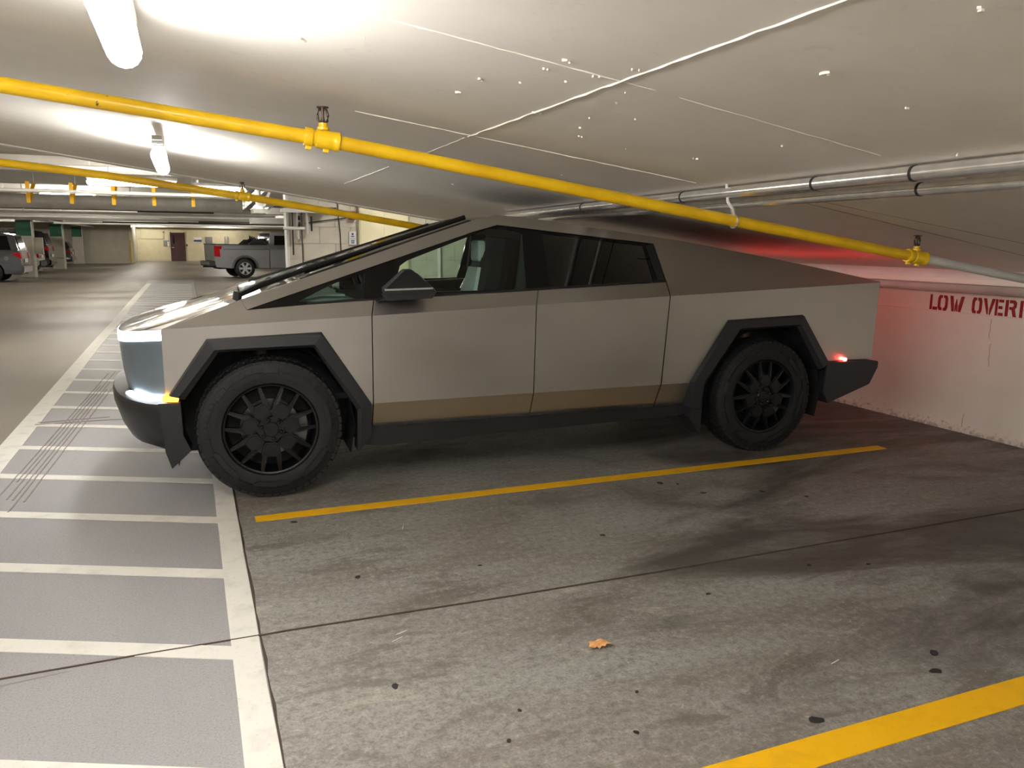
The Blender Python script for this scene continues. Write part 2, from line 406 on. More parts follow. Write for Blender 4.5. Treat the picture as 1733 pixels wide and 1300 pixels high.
# pale straw-like litter flecks
for (x, y, a) in [(1.068, 4.268, 1.2), (.75, 3.05, .4), (.72, 3.0, .5), (2.3, 2.2, .3)]:
    dx, dy = 0.03 * math.cos(a), 0.03 * math.sin(a)
    fl('litter_fleck', [(x - dx, y - dy), (x - dx + .003, y - dy + .003), (x + dx, y + dy), (x + dx - .003, y + dy - .003)], 0.0, 0.003, 'chip_white')

# right wall: lower projecting part, recessed sign band, upper face
wr = prism('wall_right', [(WX, 0), (WX, 1.05), (WX + .012, 1.062), (WX + .012, 1.9), (WX + .5, 1.9), (WX + .5, -.3), (WX, -.3)], 'y', -13.9, 12.7, 'wall')
# prism on 'y' uses (x, z) pairs
tag(wr, kind='structure')
prism('footing_lip', [(WX - .02, -.02), (WX - .02, .035), (WX + .003, .05), (WX + .003, -.02)], 'y', -13.9, 12.7, 'wall', wr)
box('wall_ledge', WX - .045, WX + .02, -13.9, 12.7, 1.315, 1.36, 'wall', wr)
prism('wall_haunch', [(WX - .03, 1.36), (WX + .02, 1.36), (WX + .02, 1.50), (WX - .035, 1.50)], 'y', -13.9, 12.7, 'pipe_light', wr)
# cracks in the wall
for (y, z0, z1) in [(4.68, .62, .82), (4.70, .86, 1.03), (4.86, .03, .17)]:
    pts = [(y + random.uniform(-.006, .006), z0 + (z1 - z0) * i / 6) for i in range(7)]
    bmc = bmesh.new(); add_prism(bmc, pts + [(a + .003, b) for a, b in pts[::-1]], 'x', WX - .001, WX + .002); bm_obj('wall_crack', bmc, 'streak', wr)

# stencilled letters LOW OVERHEAD, painted on the band
def stencil(ch):
    # strokes as quads in a unit cell (u right, v up)
    S = .26
    g = {
     'L': [[(0, 0), (S, 0), (S, 1), (0, 1)], [(S + .07, 0), (.85, 0), (.85, .2), (S + .07, .2)]],
     'O': [[(0, .2), (.12, 0), (.42, 0), (.42, .17), (.30, .2), (.26, .3), (.26, .7), (.30, .8), (.42, .83), (.42, 1), (.12, 1), (0, .8)],
           [(.95, .2), (.83, 0), (.52, 0), (.52, .17), (.65, .2), (.69, .3), (.69, .7), (.65, .8), (.52, .83), (.52, 1), (.83, 1), (.95, .8)]],
     'W': [[(0, 1), (.22, 1), (.33, .35), (.33, 0), (.17, 0)], [(.37, 0), (.37, .35), (.45, .8), (.5, .8), (.58, .35), (.58, 0), (.5, .0), (.48, .25), (.45, 0)],
           [(.62, 0), (.62, .35), (.78, 1), (1.0, 1), (.8, 0)]],
     'V': [[(0, 1), (.27, 1), (.46, .35), (.46, 0), (.36, 0)], [(.54, 0), (.54, .35), (.73, 1), (1.0, 1), (.64, 0)]],
     'E': [[(0, 0), (S, 0), (S, 1), (0, 1)], [(S + .07, 0), (.85, 0), (.85, .19), (S + .07, .19)], [(S + .07, .41), (.75, .41), (.75, .6), (S + .07, .6)], [(S + .07, .81), (.85, .81), (.85, 1), (S + .07, 1)]],
     'R': [[(0, 0), (S, 0), (S, 1), (0, 1)], [(S + .07, .81), (S + .07, 1), (.75, 1), (.92, .87), (.92, .6), (.8, .47), (.95, 0), (.68, 0), (.52, .42), (S + .07, .42), (S + .07, .58), (.6, .58), (.66, .65), (.66, .76), (.6, .81)]],
     'H': [[(0, 0), (S, 0), (S, 1), (0, 1)], [(S + .07, .41), (.6, .41), (.6, .6), (S + .07, .6)], [(.67, 0), (.93, 0), (.93, 1), (.67, 1)]],
     'A': [[(0, 0), (.25, 0), (.46, .75), (.46, 1), (.36, 1)], [(1.0, 0), (.75, 0), (.54, .75), (.54, 1), (.64, 1)], [(.4, .18), (.6, .18), (.56, .34), (.44, .34)]],
     'D': [[(0, 0), (S, 0), (S, 1), (0, 1)], [(S + .07, 0), (.68, 0), (.93, .22), (.93, .78), (.68, 1), (S + .07, 1), (S + .07, .81), (.58, .81), (.66, .72), (.66, .28), (.58, .19), (S + .07, .19)]],
    }
    return g[ch]
lett = [('L', 5.334, 5.238), ('O', 5.250, 5.140), ('W', 5.128, 4.982), ('O', 4.905, 4.805), ('V', 4.800, 4.690), ('E', 4.688, 4.600), ('R', 4.598, 4.490), ('H', 4.470, 4.365),
        ('E', 4.345, 4.257), ('A', 4.240, 4.130), ('D', 4.115, 4.005)]
for ch, ya, yb in lett:
    bm = bmesh.new()
    for q in stencil(ch):
        pts = [(ya + (yb - ya) * u, 1.063 + 0.138 * v + random.uniform(-.0015, .0015)) for u, v in q]
        add_prism(bm, pts, 'x', WX + .0105, WX + .014)
    o = bm_obj('stencil_letter', bm, 'paint_red', wr)

# sloping slab of the ramp overhead
bm = bmesh.new()
XL = -5.2
ceilp = [(XL, ceil_z(XL)), (6.9, ceil_z(6.9)), (6.9, ceil_z(6.9) + .3), (XL, ceil_z(XL) + .3)]
cs = prism('ceiling', ceilp, 'y', -13.9, 10.0, 'ceiling'); tag(cs, kind='structure')
# thin lip where the formwork ended
prism('slab_edge_lip', [(XL, ceil_z(XL) - .012), (6.3, ceil_z(6.3) - .012), (6.3, ceil_z(6.3) + .1), (XL, ceil_z(XL) + .1)], 'y', 9.8, 10.02, 'ceiling', cs)
box('flat_slab', -16, XL + .05, -13.9, 10.0, ceil_z(XL), ceil_z(XL) + .3, 'ceiling', cs)
def ceil_strip(name, pts, w_, h_, mat, axis='y'):
    """rough strip hanging off the slab along points (x,y)"""
    bm = bmesh.new(); sec = []
    for (x, y) in pts:
        ww = w_ * random.uniform(.6, 1.3); hh = h_ * random.uniform(.6, 1.3)
        if axis == 'y': a, b = (x - ww, y), (x + ww, y)
        else: a, b = (x, y - ww), (x, y + ww)
        sec.append([bm.verts.new((a[0], a[1], ceil_z(a[0]) + .004)), bm.verts.new((x, y, ceil_z(x) - hh)), bm.verts.new((b[0], b[1], ceil_z(b[0]) + .004))])
    for i in range(len(sec) - 1):
        for j in range(3): bm.faces.new((sec[i][j], sec[i][(j + 1) % 3], sec[i + 1][(j + 1) % 3], sec[i + 1][j]))
    bm.faces.new(sec[0]); bm.faces.new(sec[-1][::-1])
    return bm_obj(name, bm, mat, cs)
def seg_pts(x0, y0, x1, y1, step=.06):
    n = max(2, int(math.hypot(x1 - x0, y1 - y0) / step)); return [(x0 + (x1 - x0) * i / n + random.uniform(-.003, .003), y0 + (y1 - y0) * i / n + random.uniform(-.003, .003)) for i in range(n + 1)]
ceil_strip('joint_ridge', seg_pts(1.32, -2, 1.32, 3.85), .0035, .005, 'chip_white')
ceil_strip('joint_ridge', seg_pts(1.32, 3.9, 1.34, 4.9), .0025, .003, 'chip_white')
ceil_strip('joint_ridge', seg_pts(1.34, 5.6, 1.36, 7.4), .0025, .003, 'chip_white')
ceil_strip('joint_ridge', seg_pts(.76, 3.83, 2.6, 3.74), .0022, .004, 'chip_white', 'x')
ceil_strip('joint_ridge', seg_pts(.35, 2.35, 1.45, 2.34), .0014, .003, 'chip_white', 'x')
ceil_strip('joint_ridge', seg_pts(1.55, 2.35, 2.5, 2.39), .001, .002, 'chip_white', 'x')
ceil_strip('rust_streak', seg_pts(3.15, 3.62, 6.1, 3.80, .2), .018, .0015, 'streak', 'x')
ceil_strip('rust_streak', seg_pts(3.12, 3.50, 5.6, 3.30, .2), .014, .0015, 'streak', 'x')
ceil_strip('rust_streak', seg_pts(3.3, 4.93, 6.0, 4.90, .2), .02, .0015, 'streak', 'x')
ceil_strip('rust_streak', seg_pts(3.0, 3.2, 3.08, 5.2, .1), .03, .001, 'streak')
for (x, y, s) in [(.983, 2.737, .013), (.988, 2.998, .012), (.385, 2.795, .012), (1.095, 2.284, .014), (1.646, 1.79, .016), (1.655, 3.266, .01), (2.197, 3.162, .01), (2.033, 1.86, .01),
                  (1.322, 3.031, .016), (2.61, 2.145, .008), (1.54, 1.247, .01), (1.1, 2.42, .01), (1.2, 2.5, .006), (1.28, 2.2, .009), (1.4, 2.45, .007), (1.45, 2.6, .006), (1.25, 2.35, .012),
                  (1.5, 2.9, .006), (1.56, 3.1, .006), (1.1, 2.65, .006), (.55, 2.6, .005), (1.9, 3.3, .006), (2.2, 2.6, .005), (1.62, 2.75, .006), (-.9, 3.2, .007), (.6, 5.0, .01), (1.9, 5.9, .012), (1.0, 6.5, .01), (2.1, 4.4, .008)]:
    for rpt in range(1 if s < .008 else 2):
        xx, y2 = x + random.uniform(-.02, .02) * rpt, y + random.uniform(-.02, .02) * rpt; ss = s * (.62 if rpt == 0 else .3)
        pts = blob(xx, y2, ss * 1.3, ss * .8, 7, .4, random.uniform(0, 3)); zc_ = ceil_z(xx)
        bmc = bmesh.new(); add_prism(bmc, pts, 'z', zc_ - .006, zc_ + .005); bm_obj('paint_chip', bmc, 'chip_white', cs)

# far hall: high ceiling with downstand beams, walls
cf = box('ceiling', -16, 12, 10.0, 66, 3.10, 3.3, 'ceiling_far'); tag(cf, kind='structure')
for y in (12.2, 15.5, 19, 23, 28, 33, 38, 43.5, 49, 54.5, 60): box('downstand_beam', -16, 12, y, y + .42, 2.72, 3.12, 'ceiling_far', cf)
box('lintel_beam', -16, 12, 62.9, 63.6, 2.42, 3.12, 'pipe_light', cf)
for x in (-9, -4.4, 3.6, 8): box('spine_beam', x, x + .35, 12, 62, 2.78, 3.11, 'ceiling_far', cf)
wf = box('wall_far', -3.3, 12, 63.7, 64.1, -.1, 3.1, 'cream'); tag(wf, kind='structure')
box('skirting_line', -3.3, 12, 63.67, 63.71, 0, .12, 'pillar_paint', wf)
w3 = box('wall_far_left', -16, -3.3, 57.8, 64.1, -.1, 3.1, 'pillar_paint'); tag(w3, kind='structure')
box('corner_guard', -3.42, -3.24, 57.7, 57.95, 0, 2.3, 'cream_light', w3)
box('corner_guard_stripe', -3.43, -3.36, 57.69, 57.72, 0, 1.5, 'paint_yellow', w3)
wl = box('wall_left', -16, -15.8, -14, 58, -.1, 3.6, 'cream_light'); tag(wl, kind='structure')
wb = box('wall_behind', -16, 7, -14.2, -13.9, -.1, 3.6, 'pillar_paint'); tag(wb, kind='structure')
wfr = box('wall_far_right', 11.8, 12, 12, 64, -.1, 3.2, 'cream'); tag(wfr, kind='structure')
# wing wall of large blocks behind the truck
wk = box('wall_block', 1.47, 12, 13.02, 13.28, -.1, 3.12, 'mortar'); tag(wk, kind='structure')
bm = bmesh.new(); add_box(bm, 0, .4965, 0, .03, 0, .2565, .002); blk = bpy.data.meshes.new('block'); bmesh.ops.recalc_face_normals(bm, faces=bm.faces); bm.to_mesh(blk); bm.free(); blk.materials.append(M['block'])
for r_ in range(12):
    z = .02 + r_ * .26
    for c_ in range(11):
        x = 1.47 + c_ * .5 - (.25 if r_ % 2 else 0)
        if x < 1.46 or x > 6.2: continue
        o = link('block', blk, None, wk, (x, 13.0, z))
box('block_end', 1.462, 1.50, 12.99, 13.29, 0, 3.1, 'pipe_light', wk)
pier = box('panel_pier', 2.58, 3.38, 12.86, 13.04, 0, 2.45, 'cream_light', wk)
for (a, b) in ((2.595, 2.965), (2.985, 3.36)): box('panel', a, b, 12.845, 12.87, .1, 2.30, 'cream_light', pier)
box('pier_cap', 2.57, 3.39, 12.84, 13.04, 2.38, 2.46, 'pipe_light', pier)

# doors in the far wall
dr = box('door_1', -1.02, -.14, 63.62, 63.68, 0, 2.06, 'door_brown'); tag(dr, 'dark brown single door in the far cream wall', kind='structure')
box('door_panel', -.95, -.21, 63.60, 63.63, .06, 2.0, 'door_brown', dr)
box('vision_panel', -.90, -.80, 63.585, 63.61, 1.25, 1.85, 'black_gloss', dr)
h = tube('door_handle', [(-.98, 63.62, .98), (-.98, 63.54, .98), (-.84, 63.54, .98)], .02, 'chrome', dr)
for nm, a in (('frame_side', (-1.08, -1.02)), ('frame_side', (-.14, -.08))): box(nm, a[0], a[1], 63.6, 63.7, 0, 2.1, 'door_brown', dr)

# ------------------------------------------------------------ lamps
def strip_lamp(x, y0, y1, zc, label, mat='lamp', along='y', rr=.05, near=True, slope=True, flip=False, group=None):
    t = empty('strip_light', (x, (y0 + y1) / 2, zc) if along == 'y' else ((y0 + y1) / 2, x, zc))
    tag(t, label, 'ceiling light', group)
    L = (y1 - y0) / 2
    def B(nm, a0, a1, w0, w1, z0, z1, m_, bev=.004):
        if along == 'y': return box(nm, w0, w1, a0, a1, z0, z1, m_, t, bev)
        return box(nm, a0, a1, w0, w1, z0, z1, m_, t, bev)
    B('housing', -L, L, -.03, .04, -.055, 0.0, 'duct_grey')
    # rounded tube diffuser hanging under the housing
    n = 7; pts = []; rad = []
    for i in range(n): a = PI / 2 * i / (n - 1); pts.append(-L - rr * math.cos(a) * .0 - rr * (1 - math.sin(a)) * -1 + 0); rad.append(max(.002, rr * math.sin(a)))
    pts = [-L + rr * (1 - math.cos(PI / 2 * i / 6)) for i in range(7)] + [L - rr * (1 - math.cos(PI / 2 * i / 6)) for i in range(6, -1, -1)]
    rad = [max(.003, rr * math.sin(PI / 2 * i / 6)) for i in range(7)] + [max(.003, rr * math.sin(PI / 2 * i / 6)) for i in range(6, -1, -1)]
    P3 = [((0, p, -.06 - rr) if along == 'y' else (p, 0, -.06 - rr)) for p in pts]
    tube('diffuser', P3, rr, mat, t, 16, rad)
    e = (L, L + .14) if not flip else (-L - .14, -L)
    if near:
        B('mounting_bracket', e[0], e[1], -.032, .032, -.03, 0.0, 'duct_grey')
        B('clip', (e[0] + e[1]) / 2 - .01, (e[0] + e[1]) / 2 + .01, -.035, .035, -.05, -.028, 'galvanized')
    return t
zl = ceil_z(-.13) - .06
strip_lamp(-.14, 1.60, 2.80, zl, 'glowing strip light on the ramp slab, cut by the top edge of the photo')
strip_lamp(-.14, 5.95, 7.15, zl, 'bare glowing strip light under the ramp slab between the two yellow pipes', flip=True)
strip_lamp(-.14, -2.4, -1.2, zl, 'strip light on the ramp slab behind the viewer', mat='lamp_behind')
strip_lamp(2.4, -3.4, -2.2, ceil_z(2.45) - .05, 'added fill light under the lower part of the ramp slab, out of view', mat='fill_low')  # unseen lamp added to lift the right wall and ceiling
for y, nm in ((-7.5, 'far behind the viewer'), (-2.5, 'behind the viewer'), (2.5, 'beside the viewer'), (7.0, 'farthest ahead')):  # unseen row of fill lamps, added to brighten left floor and truck front
    strip_lamp(-5.6, y - .6, y + .6, ceil_z(XL) - .004, 'added unseen fill light over the left aisle, ' + nm, mat='fill_off_view')
far = [(-3.1, 12.7, 13.9, 'y', 2.98, 'strip light seen end-on above the far end of the upper yellow pipe'),
       (14.55, -1.42, -.08, 'x', 2.62, 'strip light glowing behind the yellow pipe, left one of the pair'),
       (14.6, .12, 1.0, 'x', 2.56, 'strip light glowing behind the yellow pipe, right one of the pair'),
       (2.9, 10.7, 11.9, 'y', 3.08, 'strip light hidden above the ramp slab edge by the panelled pier')]
for k_, a in enumerate(far):
    t_ = strip_lamp(a[0], a[1], a[2], a[4], a[5], 'lamp_mid' if k_ in (1, 2) else 'lamp_far', a[3], near=False)
    if a[4] < 2.9:
        for dx in (-.35, .35): tube('hanger_rod', [(dx, 0, -.01), (dx, 0, 3.1 - a[4])], .008, 'pipe_light', t_, 6)
i = 0
names = ['first row past the duct', 'second row past the duct', 'third row, by the first pillar', 'fourth row, by the middle pillar', 'fifth row, by the last pillar', 'last row before the far wall']
for y, nm in zip((22.3, 26.5, 31.7, 41.3, 50.8, 61.7), names):
    for x, side in ((-9.0, 'over the parked cars'), (-2.6, 'over the aisle'), (2.6, 'over the grey pickup side')):
        strip_lamp(y, x - .6, x + .6, 2.76, 'far strip light %s, %s' % (side, nm), 'lamp_far', 'x', near=False)

# ------------------------------------------------------------ sprinkler pipes
def sprinkler_head(parent, x, y, z, s=1.0):
    """upright head, built on top of the tee"""
    b = lathe('head_bushing', [(.0, 0), (.026 * s, 0), (.026 * s, .012 * s), (.020 * s, .016 * s), (.020 * s, .03 * s), (.0, .03 * s)], 12, 'pipe_yellow', parent, 'z', loc=(x, y, z))
    bm = bmesh.new()
    for sg in (-1, 1):
        add_tube(bm, [(sg * .006 * s, 0, .028 * s), (sg * .020 * s, 0, .040 * s), (sg * .023 * s, 0, .062 * s), (sg * .016 * s, 0, .084 * s), (0, 0, .094 * s)], .0055 * s, 8)
    add_tube(bm, [(0, 0, .03 * s), (0, 0, .058 * s), (0, 0, .094 * s)], .006 * s, 8, True, [.011 * s, .005 * s, .009 * s])
    f = bm_obj('head_frame', bm, 'iron_brown', parent, (x, y, z), smooth=True)
    bm = bmesh.new(); add_lathe(bm, [(0, .094 * s), (.026 * s, .093 * s), (.027 * s, .097 * s), (0, .101 * s)], 12, 'z'); bm_obj('deflector', bm, 'iron_brown', parent, (x, y, z), smooth=True)
def tee(parent, p, d, r, name='tee_coupling'):
    """grooved tee around the pipe at p, pipe direction d"""
    d = Vector(d).normalized(); p = Vector(p)
    q = d.to_track_quat('X', 'Z').to_euler()
    bm = bmesh.new()
    add_lathe(bm, [(r * .9, -.075), (r * 1.28, -.075), (r * 1.33, -.07), (r * 1.33, -.045), (r * 1.26, -.04), (r * 1.14, -.038), (r * 1.14, -.028), (r * 1.30, -.024), (r * 1.36, .0), (r * 1.34, .035), (r * 1.30, .05), (r * 1.38, .054), (r * 1.38, .072), (r * .9, .075)], 24, 'x')
    for yy_ in (-.055, .02): add_box(bm, yy_ - .012, yy_ + .012, -.01, .01, -r * 1.75, -r * 1.2, .002)
    return bm_obj(name, bm, 'pipe_yellow', parent, tuple(p), tuple(q), smooth=True)
Y1 = 3.6
p1 = empty('sprinkler_pipe', (-4.6, Y1, 0)); p1.location = (0, 0, 0)
tag(p1, 'thick yellow sprinkler pipe crossing in front of the truck, white at its right end', 'pipe')
def z1(x): return 2.194 - (x + .612) * (2.194 - 2.063) / 1.181 if x < .569 else 2.063 - (x - .569) * (2.063 - 1.570) / 3.553
R1 = .0305
tube('pipe_run', [(-5.0, Y1, z1(-5.0)), (.569, Y1, z1(.569))], R1, 'pipe_yellow', p1, 24)
tube('pipe_run', [(.569, Y1, z1(.569)), (4.122, Y1, z1(4.122))], R1, 'pipe_yellow', p1, 24)
o = tube('pipe_run', [(4.122, Y1, z1(4.122)), (6.34, Y1, z1(4.122) - 2.218 * .142)], R1 * .96, 'pipe_white', p1, 24); o['label'] = 'unpainted white end of the pipe'
tee(p1, (.569, Y1, z1(.569)), (1, 0, -.125), R1); sprinkler_head(p1, .575, Y1, z1(.575) + R1 * 1.25, 1.0)
tee(p1, (4.122, Y1, z1(4.122)), (1, 0, -.139), R1); sprinkler_head(p1, 4.122, Y1, z1(4.122) + R1 * 1.2, .95)
# clevis hanger by the conduits
hx = 2.755; hz = z1(hx)
bm = bmesh.new()
add_tube(bm, [(hx + R1 * 1.12 * 0, Y1 + (R1 + .006) * math.cos(a), hz + (R1 + .006) * math.sin(a)) for a in [PI * 2 * i / 20 for i in range(21)]], .005, 8)
add_tube(bm, [(hx, Y1 + .0, hz + R1), (hx - .01, Y1, hz + R1 + .035)], .014, 10)
bm_obj('pipe_hanger', bm, 'galvanized', p1, smooth=True)
tube('hanger_rod', [(hx - .01, Y1, hz + R1 + .03), (hx - .045, Y1 + .0, hz + .10), (hx - .06, Y1 + .0, ceil_z(hx - .06) + .005)], .008, 'pipe_light', p1, 10)
Y2 = 8.8
p2 = empty('sprinkler_pipe'); tag(p2, 'thinner-looking yellow sprinkler pipe further back, vanishing behind the truck roof', 'pipe')
Z2 = [(-6.0, 2.86), (-1.557, 2.312), (-.733, 2.233), (.562, 2.072), (2.308, 1.810), (2.9, 1.71)]
for a, b in zip(Z2[:-1], Z2[1:]): tube('pipe_run', [(a[0], Y2, a[1]), (b[0], Y2, b[1])], .037, 'pipe_yellow', p2, 20)
tee(p2, (.565, Y2, 2.072), (1, 0, -.14), .034); sprinkler_head(p2, .565, Y2, 2.072 + .042, 1.0)
# steel conduits under the slab
for (xa, xb, lab, r_) in ((2.62, 2.86, 'shiny steel conduit under the slab, upper and thicker of the two', .030), (2.83, 3.02, 'shiny steel conduit under the slab, lower and duller of the two', .027)):
    c = empty('steel_conduit'); tag(c, lab, 'conduit')
    A = (xa - .045, .2, ceil_z(xa - .045) - r_ - .008); B_ = (xb, 7.2, ceil_z(xb) - r_ - .012)
    if r_ < .028: A = (A[0], A[1], A[2] - .022); B_ = (B_[0], B_[1], B_[2] - .018)
    tube('conduit_run', [A, B_], r_, 'galvanized', c, 20)
    for t in ((.20, .31, .39, .55, .75) if r_ > .028 else (.33, .6)):
        P = Vector(A).lerp(Vector(B_), t); D = (Vector(B_) - Vector(A)).normalized() * .006
        tube('coupling_ring', [P - D, P + D], r_ * 1.08, 'pipe_dark', c, 20)
    if r_ < .028:
        for t in (.22, .30, .42):
            P = Vector(A).lerp(Vector(B_), t); box('strap_clip', P.x + .02, P.x + .06, P.y - .012, P.y + .012, P.z - .01, P.z + .034, 'galvanized', c)
# white pipe lying along the foot of the upper wall face
wp = tube('wall_pipe', [(WX - .05, -6, 1.272), (WX - .05, 12.5, 1.272)], .038, 'pipe_white'); tag(wp, 'white pipe running level along the wall above the red LOW OVERHEAD letters', 'pipe')

# ------------------------------------------------------------ wheels
R_T, W_T = .455, .285
def tyre_mesh():
    bm = bmesh.new(); h = W_T / 2
    prof = [(.292, -h * .82), (.300, -h * .97), (.325, -h * 1.0), (.36, -h * 1.0), (.395, -h * .97), (.422, -h * .92), (.438, -h * .86), (.444, -h * .5), (.446, 0),
            (.444, h * .5), (.438, h * .86), (.422, h * .92), (.395, h * .97), (.36, h), (.325, h), (.300, h * .97), (.292, h * .82)]
    add_lathe(bm, prof, 72, 'y', True); return bm
def wheel_meshes():
    D = {}
    def st(name, bm, mat, smooth=False):
        bmesh.ops.recalc_face_normals(bm, faces=bm.faces); me = bpy.data.meshes.new(name); bm.to_mesh(me); bm.free(); me.materials.append(M[mat])
        if smooth:
            for p in me.polygons: p.use_smooth = True
            me.set_sharp_from_angle(angle=math.radians(35))
        D[name] = me
    st('tyre', tyre_mesh(), 'rubber', True)
    bm = bmesh.new(); h = W_T / 2; nb = 54
    for k in range(nb):
        a = 2 * PI * k / nb
        for row, (ya, yb, rr) in enumerate([(-h * .93, -h * .62, R_T), (-h * .52, -h * .1, R_T + .002), (h * .04, h * .46, R_T + .002), (h * .56, h * .93, R_T)]):
            aa = a + (PI / nb if row % 2 else 0); da = PI / nb * .78; sh = .012 if row in (0, 3) else .02
            vs_ = []
            for (r_, inner) in ((.424, 1), (rr, 0)):
                for (ang, yv) in ((aa - da, ya), (aa + da, ya), (aa + da + sh, yb), (aa - da + sh, yb)):
                    rq = r_ - (.014 if (row == 0 and yv == ya and not inner) or (row == 3 and yv == yb and not inner) else 0)
                    vs_.append(bm.verts.new((rq * math.cos(ang), yv, rq * math.sin(ang))))
            for f in ((4, 5, 6, 7), (0, 1, 5, 4), (1, 2, 6, 5), (2, 3, 7, 6), (3, 0, 4, 7)): bm.faces.new([vs_[i] for i in f])
    st('tread_blocks', bm, 'rubber')
    # raised relief of the outer sidewall
    bm = bmesh.new(); yo = -h * 1.0
    def arc_block(r0, r1, a0, a1, n, t=.006, ends=None):
        top = []; bot = []
        for i in range(n + 1):
            a = a0 + (a1 - a0) * i / n
            ri = r0 if not ends else r0 + ends * (0 if 0 < i < n else 1)
            top.append((r1, a)); bot.append((ri, a))
        loop = top + bot[::-1]
        def yb_(r): return yo if r < .37 else yo + (r - .37) * .35
        A = [bm.verts.new((r * math.cos(a), yb_(r) - t, r * math.sin(a))) for r, a in loop]; B = [bm.verts.new((r * math.cos(a), yb_(r) + .01, r * math.sin(a))) for r, a in loop]
        bm.faces.new(A)
        for i in range(len(loop)): bm.faces.new((A[i], A[(i + 1) % len(loop)], B[(i + 1) % len(loop)], B[i]))
    for k in range(7):
        a = math.radians(90 + k * 360 / 7)
        arc_block(.368, .400, a - .11, a + .11, 3, .009)
        arc_block(.338, .372, a + .14, a + .76, 7, .009, .022)
        for q in range(5): arc_block(.380, .404, a + .20 + q * .105, a + .275 + q * .105, 2, .008)
    st('sidewall_relief', bm, 'rubber')
    bm = bmesh.new()
    add_lathe(bm, [(.296, -h * .84), (.290, -h * .90), (.280, -h * .88), (.268, -h * .70), (.262, -h * .3), (.262, h * .8), (.296, h * .84)], 64, 'y', True)
    st('rim', bm, 'wheel_black', True)
    bm = bmesh.new(); add_lathe(bm, [(0, .01), (.262, .01), (.262, .03), (0, .03)], 48, 'y'); st('backing_plate', bm, 'dark', True)
    bm = bmesh.new(); add_lathe(bm, [(.06, -.035), (.185, -.035), (.185, -.015), (.06, -.015)], 48, 'y', True); st('brake_disc', bm, 'brake_metal', True)
    bm = bmesh.new(); add_prism(bm, [(.12, -.09), (.215, -.10), (.235, 0), (.215, .10), (.12, .09), (.14, 0)], 'y', -.075, .0); st('brake_caliper', bm, 'brake_metal')
    yf = -h * .80
    # one Y spoke pointing along +x of the wheel
    bm = bmesh.new()
    def slab(pts, t0, t1, dz=None):
        A = [bm.verts.new((p[0], yf + (p[2] if len(p) > 2 else 0) - t0, p[1])) for p in pts]; B = [bm.verts.new((p[0], yf + t1, p[1])) for p in pts]
        bm.faces.new(A); bm.faces.new(B[::-1]); n = len(pts)
        for i in range(n): bm.faces.new((A[i], A[(i + 1) % n], B[(i + 1) % n], B[i]))
    slab([(.084, -.036), (.084, .036), (.112, .054), (.150, .056), (.178, .034), (.178, -.034), (.150, -.056), (.112, -.054)], .018, .02)
    slab([(.094, -.028), (.094, .028), (.116, .043), (.146, .044), (.168, .027), (.168, -.027), (.146, -.044), (.116, -.043)], .026, .0)
    for sg in (-1, 1):
        slab([(.140, sg * .058), (.172, sg * .026), (.274, sg * .044, .010), (.272, sg * .064, .010)], .016, .03)
        slab([(.150, sg * .048), (.168, sg * .034), (.268, sg * .050, .010), (.268, sg * .057, .010)], .024, .0)
    st('spoke', bm, 'wheel_black')
    bm = bmesh.new()
    slab([(.088 * math.cos(2 * PI * k / 7 + PI / 7), .088 * math.sin(2 * PI * k / 7 + PI / 7)) for k in range(7)], .006, .03)
    add_lathe(bm, [(0, yf - .010), (.044, yf - .010), (.048, yf - .006), (.048, yf)], 28, 'y')
    st('hub_cap', bm, 'wheel_black')
    bm = bmesh.new(); add_lathe(bm, [(0, yf - .024), (.008, yf - .023), (.012, yf - .018), (.0125, yf - .004), (.015, yf)], 12, 'y'); st('lug_nut', bm, 'wheel_black', True)
    return D
WM = wheel_meshes()
def truck_wheel(parent, x, y, z, right=False, spin=0.0):
    wh = link('wheel', WM['rim'], None, parent, (x, y, z), (0, spin, PI if right else 0))
    for nm in ('tyre', 'tread_blocks', 'sidewall_relief', 'backing_plate', 'brake_disc', 'brake_caliper', 'hub_cap'): link(nm, WM[nm], None, wh)
    for k in range(7): link('spoke', WM['spoke'], None, wh, rot=(0, PI / 2 + 2 * PI * k / 7, 0))
    for k in range(6):
        a = PI / 6 + .25 + k * PI / 3; link('lug_nut', WM['lug_nut'], None, wh, (.063 * math.cos(a), 0, .063 * math.sin(a)))
    return wh

# ------------------------------------------------------------ the stainless truck
T = empty('pickup_truck', (0.42338781, 6.06726292, 0.0), math.radians(-2.2))
tag(T, 'angular unpainted stainless steel pickup truck with black wheel arches, parked under the low slab', 'truck')
Un = (-0.02161408, -0.87196954, 0.48908277); Uk = 1.3958864974652854
def yU(x, z): return (Uk - Un[0] * x - Un[2] * z) / Un[1]
def zc(x): return 1.10 + (x + .557) * (.24 / 5.432)
_a = Vector((-.557, -.97, 1.10)); _b = Vector((4.875, -.97, 1.34)); _c = Vector((.7, -.955, .574)); _n = (_b - _a).cross(_c - _a)
def yL(x, z): return _a.y - (_n.x * (x - _a.x) + _n.z * (z - _a.z)) / _n.y
def zk(x): return .574 + (x - .7) * .0066
def yB(x, z): return yL(x, zk(x)) + (zk(x) - z) * .38
def mir(pts): return [(x, -y, z) for x, y, z in pts]
G = .0035
def side_shell(name, facets, thick=.022, mat='steel'):
    for sgn in (1, -1):
        fs = [f if sgn == 1 else mir(f)[::-1] for f in facets]
        shell(name, fs, (0, thick * sgn, 0), mat, T)
def U(x, z, o=0): return (x, yU(x, z) + o, z)
def Lp(x, z, o=0): return (x, yL(x, z) + o, z)
def Bp(x, z, o=0): return (x, yB(x, z) + o, z)
NX, NY = -.557, -.965
